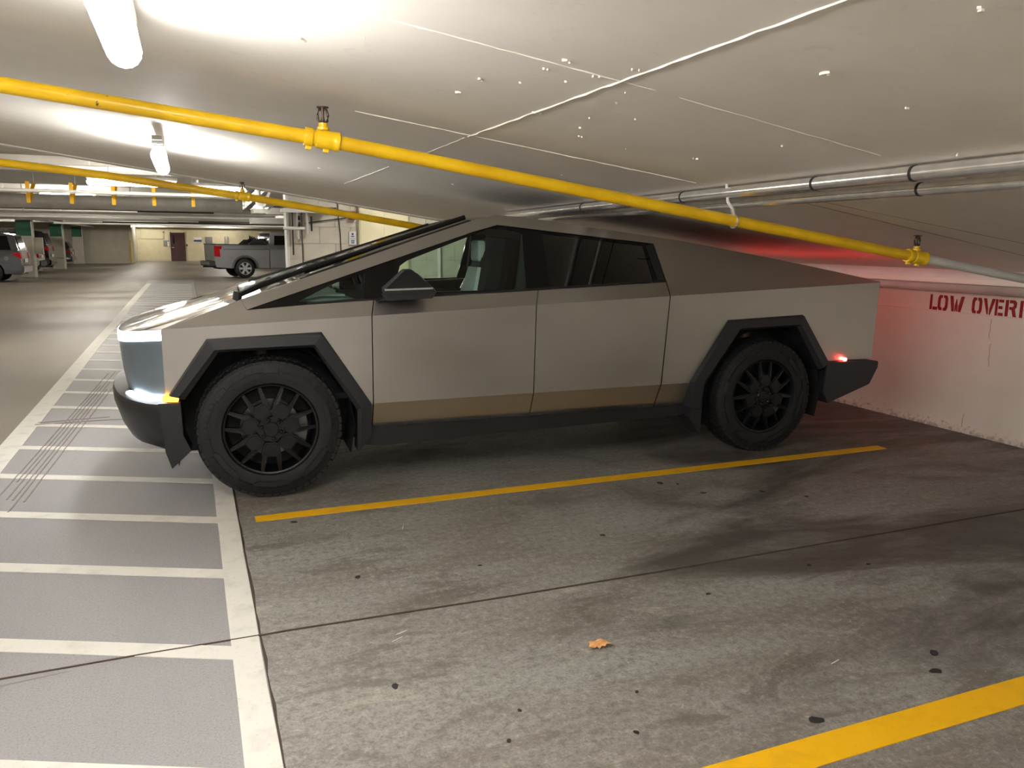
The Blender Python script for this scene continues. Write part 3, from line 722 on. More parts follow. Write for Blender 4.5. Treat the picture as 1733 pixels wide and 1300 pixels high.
# front fender (upper facet + lower facet cut around the arch)
def Cr(x): return (x, yL(x, zc(x)), zc(x))
fx = .700 - G
fu = [Cr(-.557), Cr(-.30), Cr(.0), Cr(.35), Cr(fx), U(.712, 1.222), U(.722 - G, 1.250), U(.30, 1.229), U(-.064, 1.203), U(-.098, 1.264)]
flow = [Cr(-.557), Lp(-.557, .70), Lp(-.535, .70), Lp(-.308, 1.035), Lp(.377, 1.059), Lp(.683, .574), Lp(fx, .574), Cr(fx), Cr(.35), Cr(.0), Cr(-.30)]
side_shell('front_fender', [fu, flow])
side_shell('front_fender_tip', [[Lp(.683, .574), Lp(.690, .565), Bp(.692, .41), Bp(fx, .405), Lp(fx, .574)]])
# doors
def door(name, xa_b, xa_c, xa_k, xb_b, zb_a, zb_b, xb_c, xb_k, xa_0, xb_0):
    up = [Cr(xa_c), Cr((xa_c + xb_c) / 2), Cr(xb_c), U(xb_b, zb_b), U(xa_b, zb_a)]
    lo = [Cr(xa_c), Lp(xa_k, zk(xa_k)), Lp((xa_k + xb_k) / 2, zk((xa_k + xb_k) / 2)), Lp(xb_k, zk(xb_k)), Cr(xb_c), Cr((xa_c + xb_c) / 2)]
    bt = [Lp(xa_k, zk(xa_k)), Bp(xa_0, .405), Bp(xb_0, .405), Lp(xb_k, zk(xb_k)), Lp((xa_k + xb_k) / 2, zk((xa_k + xb_k) / 2))]
    side_shell(name, [up, lo, bt])
door('front_door', .722 + G, .700 + G, .700 + G, 1.876 - G, 1.250, 1.303, 1.843 - G, 1.838 - G, .700 + G, 1.833 - G)
door('rear_door', 1.876 + G, 1.843 + G, 1.838 + G, 2.898 - G, 1.303, 1.352, 2.905 - G, 2.868 - G, 1.833 + G, 2.850 - G)
# bed side with sail panel
RAIL = [(-.098, 1.266), (.30, 1.396), (.70, 1.526), (1.126, 1.668), (1.467, 1.777), (1.66, 1.824), (1.88, 1.811), (2.18, 1.774), (2.66, 1.712), (2.90, 1.682), (3.147, 1.651), (3.853, 1.535), (4.383, 1.441), (4.872, 1.347)]
xq = 2.905 + G
qu = [Cr(xq), Cr(3.5), Cr(4.2), Cr(4.872)] + [U(x, z) for x, z in RAIL[::-1][0:4]] + [U(2.90, 1.682), U(2.868, 1.634), U(2.900 + G, 1.352)]
ql = [Cr(xq), Lp(2.872 + G, zk(2.87)), Lp(3.118, zk(3.118)), Lp(3.423, 1.063), Lp(4.119, 1.089), Lp(4.40, .705), Lp(4.868, .706), Cr(4.872), Cr(4.2), Cr(3.5)]
side_shell('bed_side', [qu, ql])
side_shell('bed_side_skirt', [[Lp(2.872 + G, zk(2.87)), Bp(2.853 + G, .405), Bp(3.105, .41), Lp(3.118, zk(3.118))]])
# cant rail (A pillar to the sail)
WIN_T = [(-.064, 1.206), (1.633, 1.756), (2.868, 1.634)]
rail_poly = [U(-.064, 1.206), U(.8, 1.486), U(1.633, 1.756), U(2.2, 1.700), U(2.868, 1.634)] + [U(x, z) for x, z in RAIL[:10][::-1]]
def rail_strip():
    top = RAIL[:10]
    def lowz(x): return 1.206 + (x + .064) * (.55 / 1.697) if x < 1.633 else 1.756 - (x - 1.633) * (.122 / 1.235)
    fs = []
    for (xa, za), (xb, zb) in zip(top[:-1], top[1:]):
        la = (max(xa, -.064), lowz(max(xa, -.064))); lb = (min(xb, 2.868), lowz(min(xb, 2.868)))
        fs.append([U(xa, za), U(xb, zb), U(*lb), U(*la)])
    return fs
side_shell('cant_rail', rail_strip())
# side glass with its black frame
G1 = [(.25, 1.250), (.46, 1.350), (.685, 1.424), (.660, 1.264), (.36, 1.246)]
G2 = [(.915, 1.296), (.905, 1.42), (.925, 1.47), (.98, 1.505), (1.59, 1.725), (1.66, 1.732), (1.80, 1.712), (1.84, 1.695), (1.80, 1.312)]
G3 = [(1.97, 1.318), (1.99, 1.70), (2.78, 1.618), (2.80, 1.355)]
outer = [(-.060, 1.206), (1.633, 1.752), (2.866, 1.630), (2.896, 1.355), (1.876, 1.306), (.722, 1.253)]
for sg in (1, -1):
    f = lambda x, z: sg * (yU(x, z) + .010)
    holed('window_frame', outer, [G1, G2, G3], f, sg * .02, 'black_gloss', T)
    for g_, mt, lb in ((G1, 'glass_front', None), (G2, 'glass_front', None), (G3, 'glass_dark', 'dark tinted rear door glass')):
        bm = bmesh.new(); A = [bm.verts.new((x, sg * (yU(x, z) + .014), z)) for x, z in g_]; bm.faces.new(A)
        o = bm_obj('side_glass', bm, mt, T)
        if lb: o['label'] = lb
    # pillar divider lines and the grey corner tab of the rear quarter
    shell('window_corner_trim', [[(x, sg * (yU(x, z) + .004), z) for x, z in ((2.80, 1.622), (2.862, 1.628), (2.893, 1.358), (2.84, 1.356))]], (0, sg * .01, 0), 'grey_plastic', T)
    shell('belt_seal', [[(x, sg * (yU(x, z) + .003), z) for x, z in ((.30, 1.232), (1.876, 1.306), (2.896, 1.356), (2.896, 1.368), (1.876, 1.318), (.30, 1.243))]], (0, sg * .008, 0), 'black_plastic', T)
    prism('door_split', [(1.925, 1.32), (1.95, 1.70), (1.956, 1.70), (1.931, 1.32)], 'y', sg * (yU(1.94, 1.5) + .06), sg * (yU(1.94, 1.5) - .03), 'grey_plastic', T) if False else None
# roof, windshield, rear glass, vault cover
def span(name, xs, mat, drop=.0, crown=.02, inset=.0, th=.02, ny=9):
    bm = bmesh.new(); rows = []
    rz = lambda x: next(za + (zb - za) * (x - xa) / (xb - xa) for (xa, za), (xb, zb) in zip(RAIL[:-1], RAIL[1:]) if xa - 1e-6 <= x <= xb + 1e-6)
    for x in xs:
        z = rz(x) - drop; yy_ = -yU(x, rz(x)) - inset
        rows.append([bm.verts.new((x, yy_ * s, z + crown * (1 - s * s))) for s in [-1 + 2 * i / (ny - 1) for i in range(ny)]])
    for a, b in zip(rows[:-1], rows[1:]):
        for i in range(ny - 1): bm.faces.new((a[i], a[i + 1], b[i + 1], b[i]))
    if th:
        r = bm.faces[:]; ex = bmesh.ops.extrude_face_region(bm, geom=r)
        for v in [g for g in ex['geom'] if isinstance(g, bmesh.types.BMVert)]: v.co.z -= th
    return bm_obj(name, bm, mat, T)
span('windshield', [.02, .3, .7, 1.1, 1.467, 1.62], 'glass_roof', .004, .006, .012, 0)
span('windshield_cowl', [-.09, .03], 'black_gloss', .006, .016, .014, .01)
span('roof_header', [1.60, 1.66, 1.72], 'black_gloss', .008, .0, .01, .02)
span('glass_roof', [1.72, 1.88, 2.18, 2.66, 2.9], 'black_gloss', .012, .0, .012, .02)
span('vault_cover', [2.92, 3.147, 3.853, 4.383, 4.86], 'black_plastic', .025, .0, .02, .02)
# black seal strip down the left and right windshield edges, the big wiper on the left
rzf = lambda x: 1.266 + (x + .098) * (1.777 - 1.266) / (1.467 + .098)
for sg in (1, -1):
    bm = bmesh.new()
    P = [(x, sg * (yU(x, rzf(x)) + .004), rzf(x)) for x in ((.27 if sg > 0 else .0), .5, 1.0, 1.47)]; Q = [(x, sg * (yU(x, rzf(x)) + (.085 if sg > 0 else .03)), rzf(x) + .004) for x in ((.27 if sg > 0 else .0), .5, 1.0, 1.47)]
    A = [bm.verts.new((p[0], p[1], p[2] + .004)) for p in P]; B = [bm.verts.new((p[0], p[1], p[2] + .004)) for p in Q]
    C = [bm.verts.new((p[0], p[1], p[2] - .006)) for p in P]; D = [bm.verts.new((p[0], p[1], p[2] - .006)) for p in Q]
    for i in range(3):
        for a, b in ((A, B), (C, A), (B, D), (D, C)): bm.faces.new((a[i], a[i + 1], b[i + 1], b[i]))
    for i in (0, 3): bm.faces.new((A[i], B[i], D[i], C[i]))
    bm_obj('windshield_seal', bm, 'dark', T)
def onW(x, dy, dz): return (x, yU(x, rzf(x)) + dy, rzf(x) + dz)
tube('wiper_arm', [onW(-.10, .03, .03), onW(.03, .05, .045), onW(.35, .045, .05), onW(.80, .05, .04)], .02, 'dark', T, 8, [.017, .021, .016, .010])
bm = bmesh.new(); add_tube(bm, [onW(.30, .075, .035), onW(.8, .08, .04), onW(1.44, .07, .035)], .017, 8); bm_obj('wiper_blade', bm, 'dark', T)
tube('wiper_pivot', [onW(-.12, .035, .0), onW(-.11, .035, .05)], .028, 'black_plastic', T, 12)
# nose
NOSE = [(-1.0, -.557), (-.955, -.64), (-.90, -.69), (-.82, -.745), (-.72, -.785), (-.6, -.82), (-.4, -.853), (-.2, -.872), (0, -.88), (.2, -.872), (.4, -.853), (.6, -.82), (.72, -.785), (.82, -.745), (.90, -.69), (.955, -.64), (1.0, -.557)]
def nz(s): return 1.10 - .058 * (1 - abs(s) ** 2.2)
bm = bmesh.new(); F = []; Bk = []; Md = []
for s, x in NOSE:
    F.append(bm.verts.new((x, s * .965, nz(s)))); Md.append(bm.verts.new((-.40 - .05 * (1 - s * s), s * .935, 1.158 + .028 * (1 - s * s) + (0 if abs(s) < 1 else -.0))))
    Bk.append(bm.verts.new((-.101, s * .882, 1.264 + .018 * (1 - s * s))))
for i in range(len(F) - 1):
    bm.faces.new((F[i], F[i + 1], Md[i + 1], Md[i])); bm.faces.new((Md[i], Md[i + 1], Bk[i + 1], Bk[i]))
ex = bmesh.ops.extrude_face_region(bm, geom=bm.faces[:])
for v in [g for g in ex['geom'] if isinstance(g, bmesh.types.BMVert)]: v.co.z -= .012
bm_obj('hood', bm, 'steel_top', T)
def nose_band(name, levels, mat, srange=None, close=True):
    """levels: list of (outward offset, z or function(s))"""
    bm = bmesh.new(); rows = []
    pts = [(s, x) for s, x in NOSE if srange is None or srange[0] <= s <= srange[1]]
    for off, z in levels:
        row = []
        for s, x in pts:
            k_ = max(0, 1 - abs(s) ** 6)
            row.append(bm.verts.new((x - off * (.35 + .65 * k_), s * .965 + (math.copysign(1, s) * off * .35 if abs(s) > .7 else 0), z(s) if callable(z) else z)))
        rows.append(row)
    n = len(rows)
    for j in range(n if close else n - 1):
        a, b = rows[j], rows[(j + 1) % n]
        for i in range(len(pts) - 1): bm.faces.new((a[i], a[i + 1], b[i + 1], b[i]))
    if close:
        bm.faces.new([r[0] for r in rows]); bm.faces.new([r[-1] for r in rows][::-1])
    return bm_obj(name, bm, mat, T, smooth=True)
lb = nose_band('light_bar', [(.004, lambda s: nz(s) - .004), (.006, lambda s: nz(s) - .066), (-.02, lambda s: nz(s) - .066), (-.02, lambda s: nz(s) - .004)], 'led_white'); lb['label'] = 'glowing white light bar'
nose_band('front_fascia', [(.0, lambda s: nz(s) - .068), (-.012, lambda s: .80), (-.03, lambda s: .692), (-.08, lambda s: .692), (-.06, lambda s: nz(s) - .068)], 'fascia')
nz2 = lambda a: (lambda s: a - .042 * abs(s) ** 3)
nose_band('front_bumper', [(-.04, nz2(.700)), (.050, nz2(.688)), (.060, nz2(.665)), (.055, .585), (.02, .47), (-.03, .38), (-.12, .345), (-.20, .40), (-.12, .70)], 'grey_plastic')
# lower lights set in the gap between fascia and bumper, left and right
for sg in (1, -1):
    rg = (-1.0, -.7) if sg == 1 else (.7, 1.0)
    o = nose_band('fog_light', [(.004, .694), (.016, .690), (.020, .664), (-.02, .660), (-.02, .694)], 'led_white', rg); o['label'] = 'glowing white lower lamp'
    bm = bmesh.new(); add_prism(bm, [(-.575, .700), (-.478, .698), (-.486, .664), (-.575, .666)], 'y', sg * -.998, sg * -.955); o = bm_obj('side_marker', bm, 'led_amber', T); o['label'] = 'glowing amber side marker'
    # front corner flap under the bumper and arch liner
    prism('bumper_end', [(-.60, .655), (-.545, .655), (-.475, .655), (-.47, .45), (-.43, .35), (-.545, .245), (-.575, .35)], 'y', sg * -.985, sg * -.80, 'grey_plastic', T)
# wheel arch flares
def flare(O, I):
    for sg in (1, -1):
        bm = bmesh.new()
        o = [bm.verts.new((x, sg * (yL(x, max(z, .574)) - .002 + (0 if z > .57 else .02)), z)) for x, z in O]
        o2 = [bm.verts.new((x * .85 + i[0] * .15, sg * -1.000, z * .85 + i[1] * .15)) for (x, z), i in zip(O, I)]
        a = [bm.verts.new((x, sg * -1.006, z)) for x, z in I]
        cx_ = sum(p[0] for p in I) / len(I); 
        J = [(x + (cx_ - x) * .05, z - .018) for x, z in I]
        b = [bm.verts.new((x, sg * -.985, z)) for x, z in J]; c = [bm.verts.new((x, sg * -.84, z)) for x, z in J]
        d = [bm.verts.new((x, sg * -.84, z)) for x, z in O]
        rows = [o, o2, a, b, c, d]
        for j in range(6):
            p, q = rows[j], rows[(j + 1) % 6]
            for i in range(len(O) - 1): bm.faces.new((p[i], p[i + 1], q[i + 1], q[i]))
        bm.faces.new([r[0] for r in rows]); bm.faces.new([r[-1] for r in rows][::-1])
        bm_obj('wheel_arch_flare', bm, 'grey_plastic', T)
flare([(-.540, .70), (-.308, 1.036), (.377, 1.060), (.688, .575), (.690, .405)], [(-.484, .688), (-.264, .972), (.332, .984), (.612, .560), (.608, .285)])
flare([(3.105, .404), (3.118, .600), (3.423, 1.064), (4.119, 1.090), (4.402, .703)], [(3.190, .389), (3.215, .597), (3.515, 1.000), (4.081, 1.017), (4.335, .661)])
for sg in (1, -1):
    prism('mud_guard', [(3.10, .33), (3.205, .19), (3.215, .42), (3.13, .42)], 'y', sg * -.995, sg * -.80, 'grey_plastic', T)
    prism('rocker_panel', [(.60, .405), (.60, .295), (.75, .275), (3.06, .335), (3.19, .36), (3.19, .41)], 'y', sg * -.925, sg * -.70, 'black_plastic', T, .006)
    prism('rear_bumper_corner', [(4.37, .70), (4.43, .702), (4.80, .700), (4.905, .690), (4.905, .640), (4.83, .50), (4.41, .36), (4.345, .46)], 'y', sg * -1.0, sg * -.60, 'grey_plastic', T, .006)
    o = lathe('rear_marker', [(0, 0), (.014, .0), (.014, .02), (0, .02)], 12, 'led_marker', T, loc=(4.57, sg * -.985 - (.0 if sg > 0 else .02), .716)); o['label'] = 'glowing red rear side marker'
    # black liner round each wheel well
    for xw in (.02, 3.80):
        bm = bmesh.new(); pr = [(.56 * math.cos(a), .56 * math.sin(a)) for a in [math.radians(v) for v in range(-20, 201, 20)]]
        A = [bm.verts.new((xw + x, sg * -.95, .44 + z)) for x, z in pr]; B = [bm.verts.new((xw + x, sg * -.58, .44 + z)) for x, z in pr]
        for i in range(len(pr) - 1): bm.faces.new((A[i], A[i + 1], B[i + 1], B[i]))
        bm.faces.new(B); bm_obj('wheel_liner', bm, 'dark', T)
box('rear_bumper', 4.80, 4.90, -.62, .62, .45, .695, 'grey_plastic', T, .008)
shell('tailgate', [[(4.872, -.955, 1.29), (4.872, .955, 1.29), (4.862, .94, .71), (4.862, -.94, .71)]], (-.03, 0, 0), 'steel', T)
o = box('tail_light_bar', 4.860, 4.878, -.955, .955, 1.292, 1.335, 'led_red', T); o['label'] = 'glowing red full-width tail light'
# dark underbody, frame and suspension
box('underbody', .62, 3.12, -.86, .86, .33, .62, 'dark', T)
box('underbody', -.62, 4.84, -.56, .56, .36, .80, 'dark', T)
box('bed_floor', 2.95, 4.84, -.84, .84, 1.06, 1.12, 'dark', T)
box('front_structure', -.50, .60, -.80, .80, 1.02, 1.09, 'dark', T)
box('nose_core', -.66, -.54, -.82, .82, .42, 1.0, 'dark', T)
for xw in (.02, 3.80):
    for sg in (1, -1):
        tube('shock_absorber', [(xw - .02, sg * .70, .55), (xw, sg * .66, 1.0)], .05, 'iron_brown', T, 12, [.045, .06])
        tube('control_arm', [(xw, sg * .55, .45), (xw, sg * .80, .42)], .035, 'iron_brown', T, 8)
WZ = .446
truck_wheel(T, .046, -.980 + W_T / 2, WZ, False, 0.03)
truck_wheel(T, 3.80, -.975 + W_T / 2, WZ, False, .47)
truck_wheel(T, .022, .980 - W_T / 2, WZ, True, .3)
truck_wheel(T, 3.795, .975 - W_T / 2, WZ, True, .1)
# mirrors
for sg in (1, -1):
    mo = empty('tmp'); bpy.data.objects.remove(mo)
    def Q(x, y, z): return (x, sg * y, z)
    bm = bmesh.new()
    lowo = [Q(.755, -1.150, 1.300), Q(1.075, -1.140, 1.315), Q(1.085, -1.02, 1.322), Q(.77, -.96, 1.305)]
    midu = [Q(.750, -1.150, 1.332), Q(1.065, -1.140, 1.342), Q(1.08, -1.02, 1.35), Q(.765, -.96, 1.335)]
    topu = [Q(.905, -1.045, 1.452), Q(.955, -1.035, 1.450), Q(.955, -.97, 1.455), Q(.905, -.95, 1.455)]
    R3 = [[bm.verts.new(p) for p in r] for r in (lowo, midu, topu)]
    for a, b in zip(R3[:-1], R3[1:]):
        for i in range(4): bm.faces.new((a[i], a[(i + 1) % 4], b[(i + 1) % 4], b[i]))
    bm.faces.new(R3[0][::-1]); bm.faces.new(R3[2]); bmesh.ops.bevel(bm, geom=bm.edges[:], offset=.004, segments=2, affect='EDGES')
    mr = bm_obj('side_mirror', bm, 'grey_plastic', T)
    bm = bmesh.new(); add_prism(bm, [(.775, 1.262), (1.06, 1.275), (1.09, 1.315), (.76, 1.302)], 'y', sg * -1.135, sg * -.98); bm_obj('mirror_base', bm, 'black_plastic', mr)
    bm = bmesh.new(); add_prism(bm, [(.73, 1.25), (1.0, 1.262), (1.02, 1.285), (.80, 1.285)], 'y', sg * -1.0, sg * -.90); bm_obj('mirror_arm', bm, 'black_plastic', mr)
    bm = bmesh.new(); add_prism(bm, [(.752, 1.326), (1.062, 1.334), (1.062, 1.345), (.752, 1.337)], 'y', sg * -1.1535, sg * -1.13); bm_obj('mirror_trim', bm, 'galvanized', mr)
    shell('mirror_glass', [[Q(1.080, -1.13, 1.322), Q(1.084, -1.025, 1.327), Q(.985, -.985, 1.43), Q(.985, -1.04, 1.43)]], (.004, 0, 0), 'chrome', mr)
# cabin interior
for sg in (1, -1):
    box('door_lining', .72, 2.86, sg * -.93 if sg > 0 else .86, sg * -.86 if sg > 0 else .93, .60, 1.215, 'seat_dark', T)
    prism('b_pillar_trim', [(1.80, 1.2), (1.86, 1.72), (1.99, 1.70), (1.95, 1.2)], 'y', sg * -.66, sg * -.62, 'headliner', T)
    prism('grab_handle', [(1.02, 1.24), (1.30, 1.62), (1.33, 1.61), (1.10, 1.24)], 'y', sg * -.64, sg * -.60, 'seat_dark', T) if False else None
prism('headliner_panel', [(1.62, 1.76), (1.85, 1.755), (2.85, 1.625), (2.85, 1.60), (1.62, 1.73)], 'y', -.58, .58, 'headliner', T)
prism('rear_bulkhead', [(2.84, .6), (2.90, .6), (2.84, 1.62), (2.78, 1.62)], 'y', -.75, .75, 'dark', T)
box('cabin_floor', .2, 2.85, -.86, .86, .60, .64, 'dark', T)
# dashboard: broad pale shelf with a mid tone lower part
bm = bmesh.new(); add_prism(bm, [(.12, 1.18), (.20, 1.225), (.42, 1.262), (.60, 1.258), (.66, 1.235), (.66, 1.05), (.3, 1.0)], 'y', -.82, .82); dash = bm_obj('dashboard', bm, 'dash_mid', T)
bm = bmesh.new(); add_prism(bm, [(.28, 1.245), (.42, 1.275), (.58, 1.272), (.58, 1.262), (.42, 1.262), (.28, 1.235)], 'y', -.62, .3); bm_obj('dash_shelf', bm, 'dash_light', T)
bm = bmesh.new()
pts = [(.73 - .05 * (math.sin(a)), -.40 + .185 * max(-1, min(1, 1.25 * math.cos(a))), 1.29 + .14 * max(-1, min(1, 1.25 * math.sin(a)))) for a in [2 * PI * i / 28 for i in range(29)]]
add_tube(bm, pts, .017, 10); add_tube(bm, [(.74, -.57, 1.30), (.76, -.40, 1.28), (.74, -.23, 1.30)], .022, 8); bm_obj('steering_wheel', bm, 'black_plastic', T, smooth=True)
box('steering_column', .55, .76, -.44, -.36, 1.22, 1.29, 'seat_dark', T, .01)
box('centre_screen', .60, .62, -.20, .20, 1.20, 1.44, 'black_gloss', T, .006)
def seat(cy, x0):
    bm = bmesh.new()
    st = [(0.0, .235, .80), (.10, .25, 1.05), (.19, .22, 1.32), (.235, .17, 1.50), (.265, .10, 1.60), (.28, .085, 1.66)]
    rows = []
    for dx, hw, z in st:
        rows.append([bm.verts.new(p) for p in ((x0 + dx, cy - hw, z), (x0 + dx - .05, cy - hw * .7, z), (x0 + dx - .05, cy + hw * .7, z), (x0 + dx, cy + hw, z), (x0 + dx + .11, cy + hw * .9, z), (x0 + dx + .11, cy - hw * .9, z))])
    for a, b in zip(rows[:-1], rows[1:]):
        for i in range(6): bm.faces.new((a[i], a[(i + 1) % 6], b[(i + 1) % 6], b[i]))
    bm.faces.new(rows[0][::-1]); bm.faces.new(rows[-1]); bmesh.ops.bevel(bm, geom=bm.edges[:], offset=.01, segments=2, affect='EDGES')
    s = bm_obj('front_seat', bm, 'seat_dark', T)
    bm = bmesh.new(); rows = []
    for dx, hw, z in [(-.055, .17, .84), (.045, .18, 1.06), (.13, .155, 1.30), (.168, .115, 1.45)]:
        rows.append([bm.verts.new((x0 + dx - .012, cy - hw, z)), bm.verts.new((x0 + dx - .012, cy + hw, z)), bm.verts.new((x0 + dx + .05, cy + hw + .03, z)), bm.verts.new((x0 + dx + .05, cy - hw - .03, z))])
    for a, b in zip(rows[:-1], rows[1:]):
        for i in range(4): bm.faces.new((a[i], a[(i + 1) % 4], b[(i + 1) % 4], b[i]))
    bm.faces.new(rows[0]); bm.faces.new(rows[-1]); bm_obj('seat_insert', bm, 'seat_light', s)
    bm = bmesh.new(); add_box(bm, x0 + .165, x0 + .225, cy - .10, cy + .10, 1.49, 1.645, .02); bm_obj('headrest', bm, 'seat_light', s)
    bm = bmesh.new(); add_box(bm, x0 - .50, x0 + .08, cy - .25, cy + .25, .64, .86, .03); bm_obj('seat_cushion', bm, 'seat_dark', s)
seat(-.40, 1.40); seat(.40, 1.83)
box('rear_bench', 2.25, 2.75, -.65, .65, .65, 1.40, 'seat_dark', T, .04)

# ------------------------------------------------------------ ordinary cars
def generic_wheel(parent, x, y, r, w_, mat_rim='silver_rim', right=False, spokes=6):
    bm = bmesh.new(); h = w_ / 2; ri = r * .64
    add_lathe(bm, [(ri, -h), (r * .9, -h), (r * .985, -h * .8), (r, -h * .4), (r, h * .4), (r * .985, h * .8), (r * .9, h), (ri, h)], 36, 'y', True)
    wv_ = bm_obj('wheel', bm, 'rubber', parent, (x, y, r), (0, 0, PI if right else 0), smooth=True)
    bm = bmesh.new(); add_lathe(bm, [(0, -h * .35), (ri, -h * .35), (ri, -h * .25), (0, -h * .25)], 30, 'y'); bm_obj('wheel_backing', bm, 'dark', wv_)
    bm = bmesh.new(); add_lathe(bm, [(ri * .93, -h * .98), (ri * 1.02, -h * .98), (ri * 1.02, -h * .4), (ri * .93, -h * .4)], 36, 'y', True)
    add_lathe(bm, [(0, -h * .9), (ri * .22, -h * .9), (ri * .25, -h * .5)], 16, 'y')
    for k in range(spokes):
        a = 2 * PI * k / spokes; c_, s_ = math.cos(a), math.sin(a)
        P = [(ri * .15, -ri * .13), (ri * .95, -ri * .2), (ri * .95, ri * .2), (ri * .15, ri * .13)]
        add_prism(bm, [(p[0] * c_ - p[1] * s_, p[0] * s_ + p[1] * c_) for p in P], 'y', -h * .82, -h * .6)
    bm_obj('alloy_rim', bm, mat_rim, wv_)
    return wv_
def arch(xc, r, z0, n=9, rev=False):
    a0 = math.asin(max(-1, min(1, (z0 - r * .95) / (r * 1.16)))) if False else 0.0
    R_ = r * 1.18; zc_ = r
    s0 = math.asin((z0 - zc_) / R_)
    out = [(xc + R_ * math.cos(PI - s0 - (PI - 2 * s0) * i / n), zc_ + R_ * math.sin(PI - s0 - (PI - 2 * s0) * i / n)) for i in range(n + 1)]
    return out
def suv(label, loc, rz, paint, L=4.75, Wd=1.9, Hh=1.72, Hb=1.02, gh=None, wb_=2.8, roh=.98, plate=False, fuel=False, rails=True):
    """front towards -x, rear towards +x, origin on the ground under the rear axle"""
    t = empty('parked_car', loc, rz); tag(t, label, 'car')
    r = .36; zs = .30; xr = roh; xf = -wb_ - (L - wb_ - roh)
    low = [(xf, .55), (xf + .05, zs)] + arch(-wb_, r, zs) + arch(0, r, zs) + [(xr - .12, zs), (xr, .45), (xr - .01, .66), (xr - .06, Hb), (xr - .10, Hb + .02), (-wb_ - .05, Hb - .02), (xf + .15, Hb - .18), (xf + .02, .75)]
    low = low[:2] + low[2:]
    bm = bmesh.new(); wdt = Wd / 2
    outer_ = [Vector((p[0], p[1], 0)) for p in low]; tris = tessellate_polygon([outer_])
    rows = []
    for y, k_ in ((-wdt + .06, 0), (-wdt, 1), (wdt, 1), (wdt - .06, 0)):
        rows.append([bm.verts.new((p[0], y, p[1])) for p in low])
    n = len(low)
    # rounded shoulder: outermost section slightly smaller than the next
    for row, sc in ((rows[0], 1), (rows[3], 1)): pass
    A, B = rows[1], rows[2]
    for f in tris: bm.faces.new([A[i] for i in f]); bm.faces.new([B[i] for i in f][::-1])
    for i in range(n): bm.faces.new((A[i], A[(i + 1) % n], B[(i + 1) % n], B[i]))
    for v in rows[0] + rows[3]: bm.verts.remove(v)
    for v in bm.verts:
        if v.co.x > xr - .2: v.co.y *= .93 - .0 * v.co.z
        if v.co.z > Hb - .05: v.co.y *= .96
    body = bm_obj('body', bm, paint, t)
    # greenhouse
    gh = gh or [(-wb_ + .55, Hb - .02), (-wb_ + 1.25, Hh - .03), (-wb_ + 1.9, Hh), (.35, Hh - .03), (xr - .22, Hh - .10), (xr - .07, Hb + .02)]
    bm = bmesh.new(); tk = lambda z: wdt * .955 - (z - Hb) * .28
    A = [bm.verts.new((x, -tk(z), z)) for x, z in gh]; B = [bm.verts.new((x, tk(z), z)) for x, z in gh]
    bm.faces.new(A); bm.faces.new(B[::-1])
    for i in range(len(gh)): bm.faces.new((A[i], A[(i + 1) % len(gh)], B[(i + 1) % len(gh)], B[i]))
    bmesh.ops.bevel(bm, geom=bm.edges[:], offset=.03, segments=2, affect='EDGES')
    bm_obj('cabin', bm, paint, t)
    zt = Hh - .13; zb = Hb + .05
    for sg in (-1, 1):
        for (xa, xb, xc_, xd) in ((-wb_ + .82, -wb_ + 1.30, -wb_ + 1.95, -wb_ + 1.95), (-wb_ + 2.02, -wb_ + 2.02, -wb_ + 2.85, -wb_ + 2.9), (-wb_ + 2.97, -wb_ + 2.92, xr - .42, xr - .30)):
            q = [(xa, zb), (xb, zt), (xc_, zt), (xd, zb)]
            shell('side_window', [[(x, sg * (tk(z) + .004), z) for x, z in q]], (0, -sg * .02, 0), 'black_gloss', t)
        generic_wheel(t, 0, sg * (wdt - .13), r, .24, right=sg > 0); generic_wheel(t, -wb_, sg * (wdt - .13), r, .24, right=sg > 0)
        bm = bmesh.new(); add_prism(bm, [(xr - .30, Hb - .10), (xr - .02, Hb - .04), (xr + .005, Hb - .28), (xr - .12, Hb - .22)], 'y', sg * wdt * .70, sg * (wdt * .93 + .006))
        bm_obj('tail_lamp', bm, 'red_plastic', t)
        if rails: tube('roof_rail', [(-wb_ + 1.4, sg * (tk(Hh) - .03), Hh + .03), (.3, sg * (tk(Hh) - .03), Hh + .02)], .02, 'chrome', t, 8)
        tube('exhaust_tip', [(xr - .25, sg * .55, .30), (xr - .05, sg * .55, .30)], .04, 'chrome', t, 10)
        box('side_moulding', -wb_ + .5, -.5, sg * wdt - .01, sg * wdt + .012, .38, .46, 'black_plastic', t)
        for xd in (-wb_ + 1.98, -wb_ + 2.93): box('door_gap', xd - .004, xd + .004, sg * wdt - .004, sg * wdt + .002, .42, Hb - .03, 'dark', t)
        box('door_handle', -wb_ + 2.60, -wb_ + 2.80, sg * (wdt * .975) - .02, sg * (wdt * .975) + .02, Hb - .12, Hb - .085, 'chrome', t, .006)
    bm = bmesh.new(); add_prism(bm, [(xr - .22, .28), (xr + .05, .34), (xr + .06, .56), (xr - .04, .62), (xr - .22, .60)], 'y', -wdt * .93, wdt * .93); bmesh.ops.bevel(bm, geom=bm.edges[:], offset=.02, segments=2, affect='EDGES')
    bm_obj('rear_bumper', bm, 'black_plastic' if paint == 'car_white' else paint, t)
    shell('rear_window', [[(xr - .055, -.62, Hb + .06), (xr - .055, .62, Hb + .06), (xr - .185, .55, Hh - .14), (xr - .185, -.55, Hh - .14)]], (-.02, 0, 0), 'black_gloss', t)
    box('number_plate', xr + .0, xr + .02, -.26, .26, .70, .84, 'sign_white', t)
    if fuel: lathe('fuel_door', [(0, 0), (.085, 0), (.09, .006), (.09, .012)], 20, 'car_silver_edge', t, loc=(.52, -wdt * .995 - .004, Hb - .26))
    return t
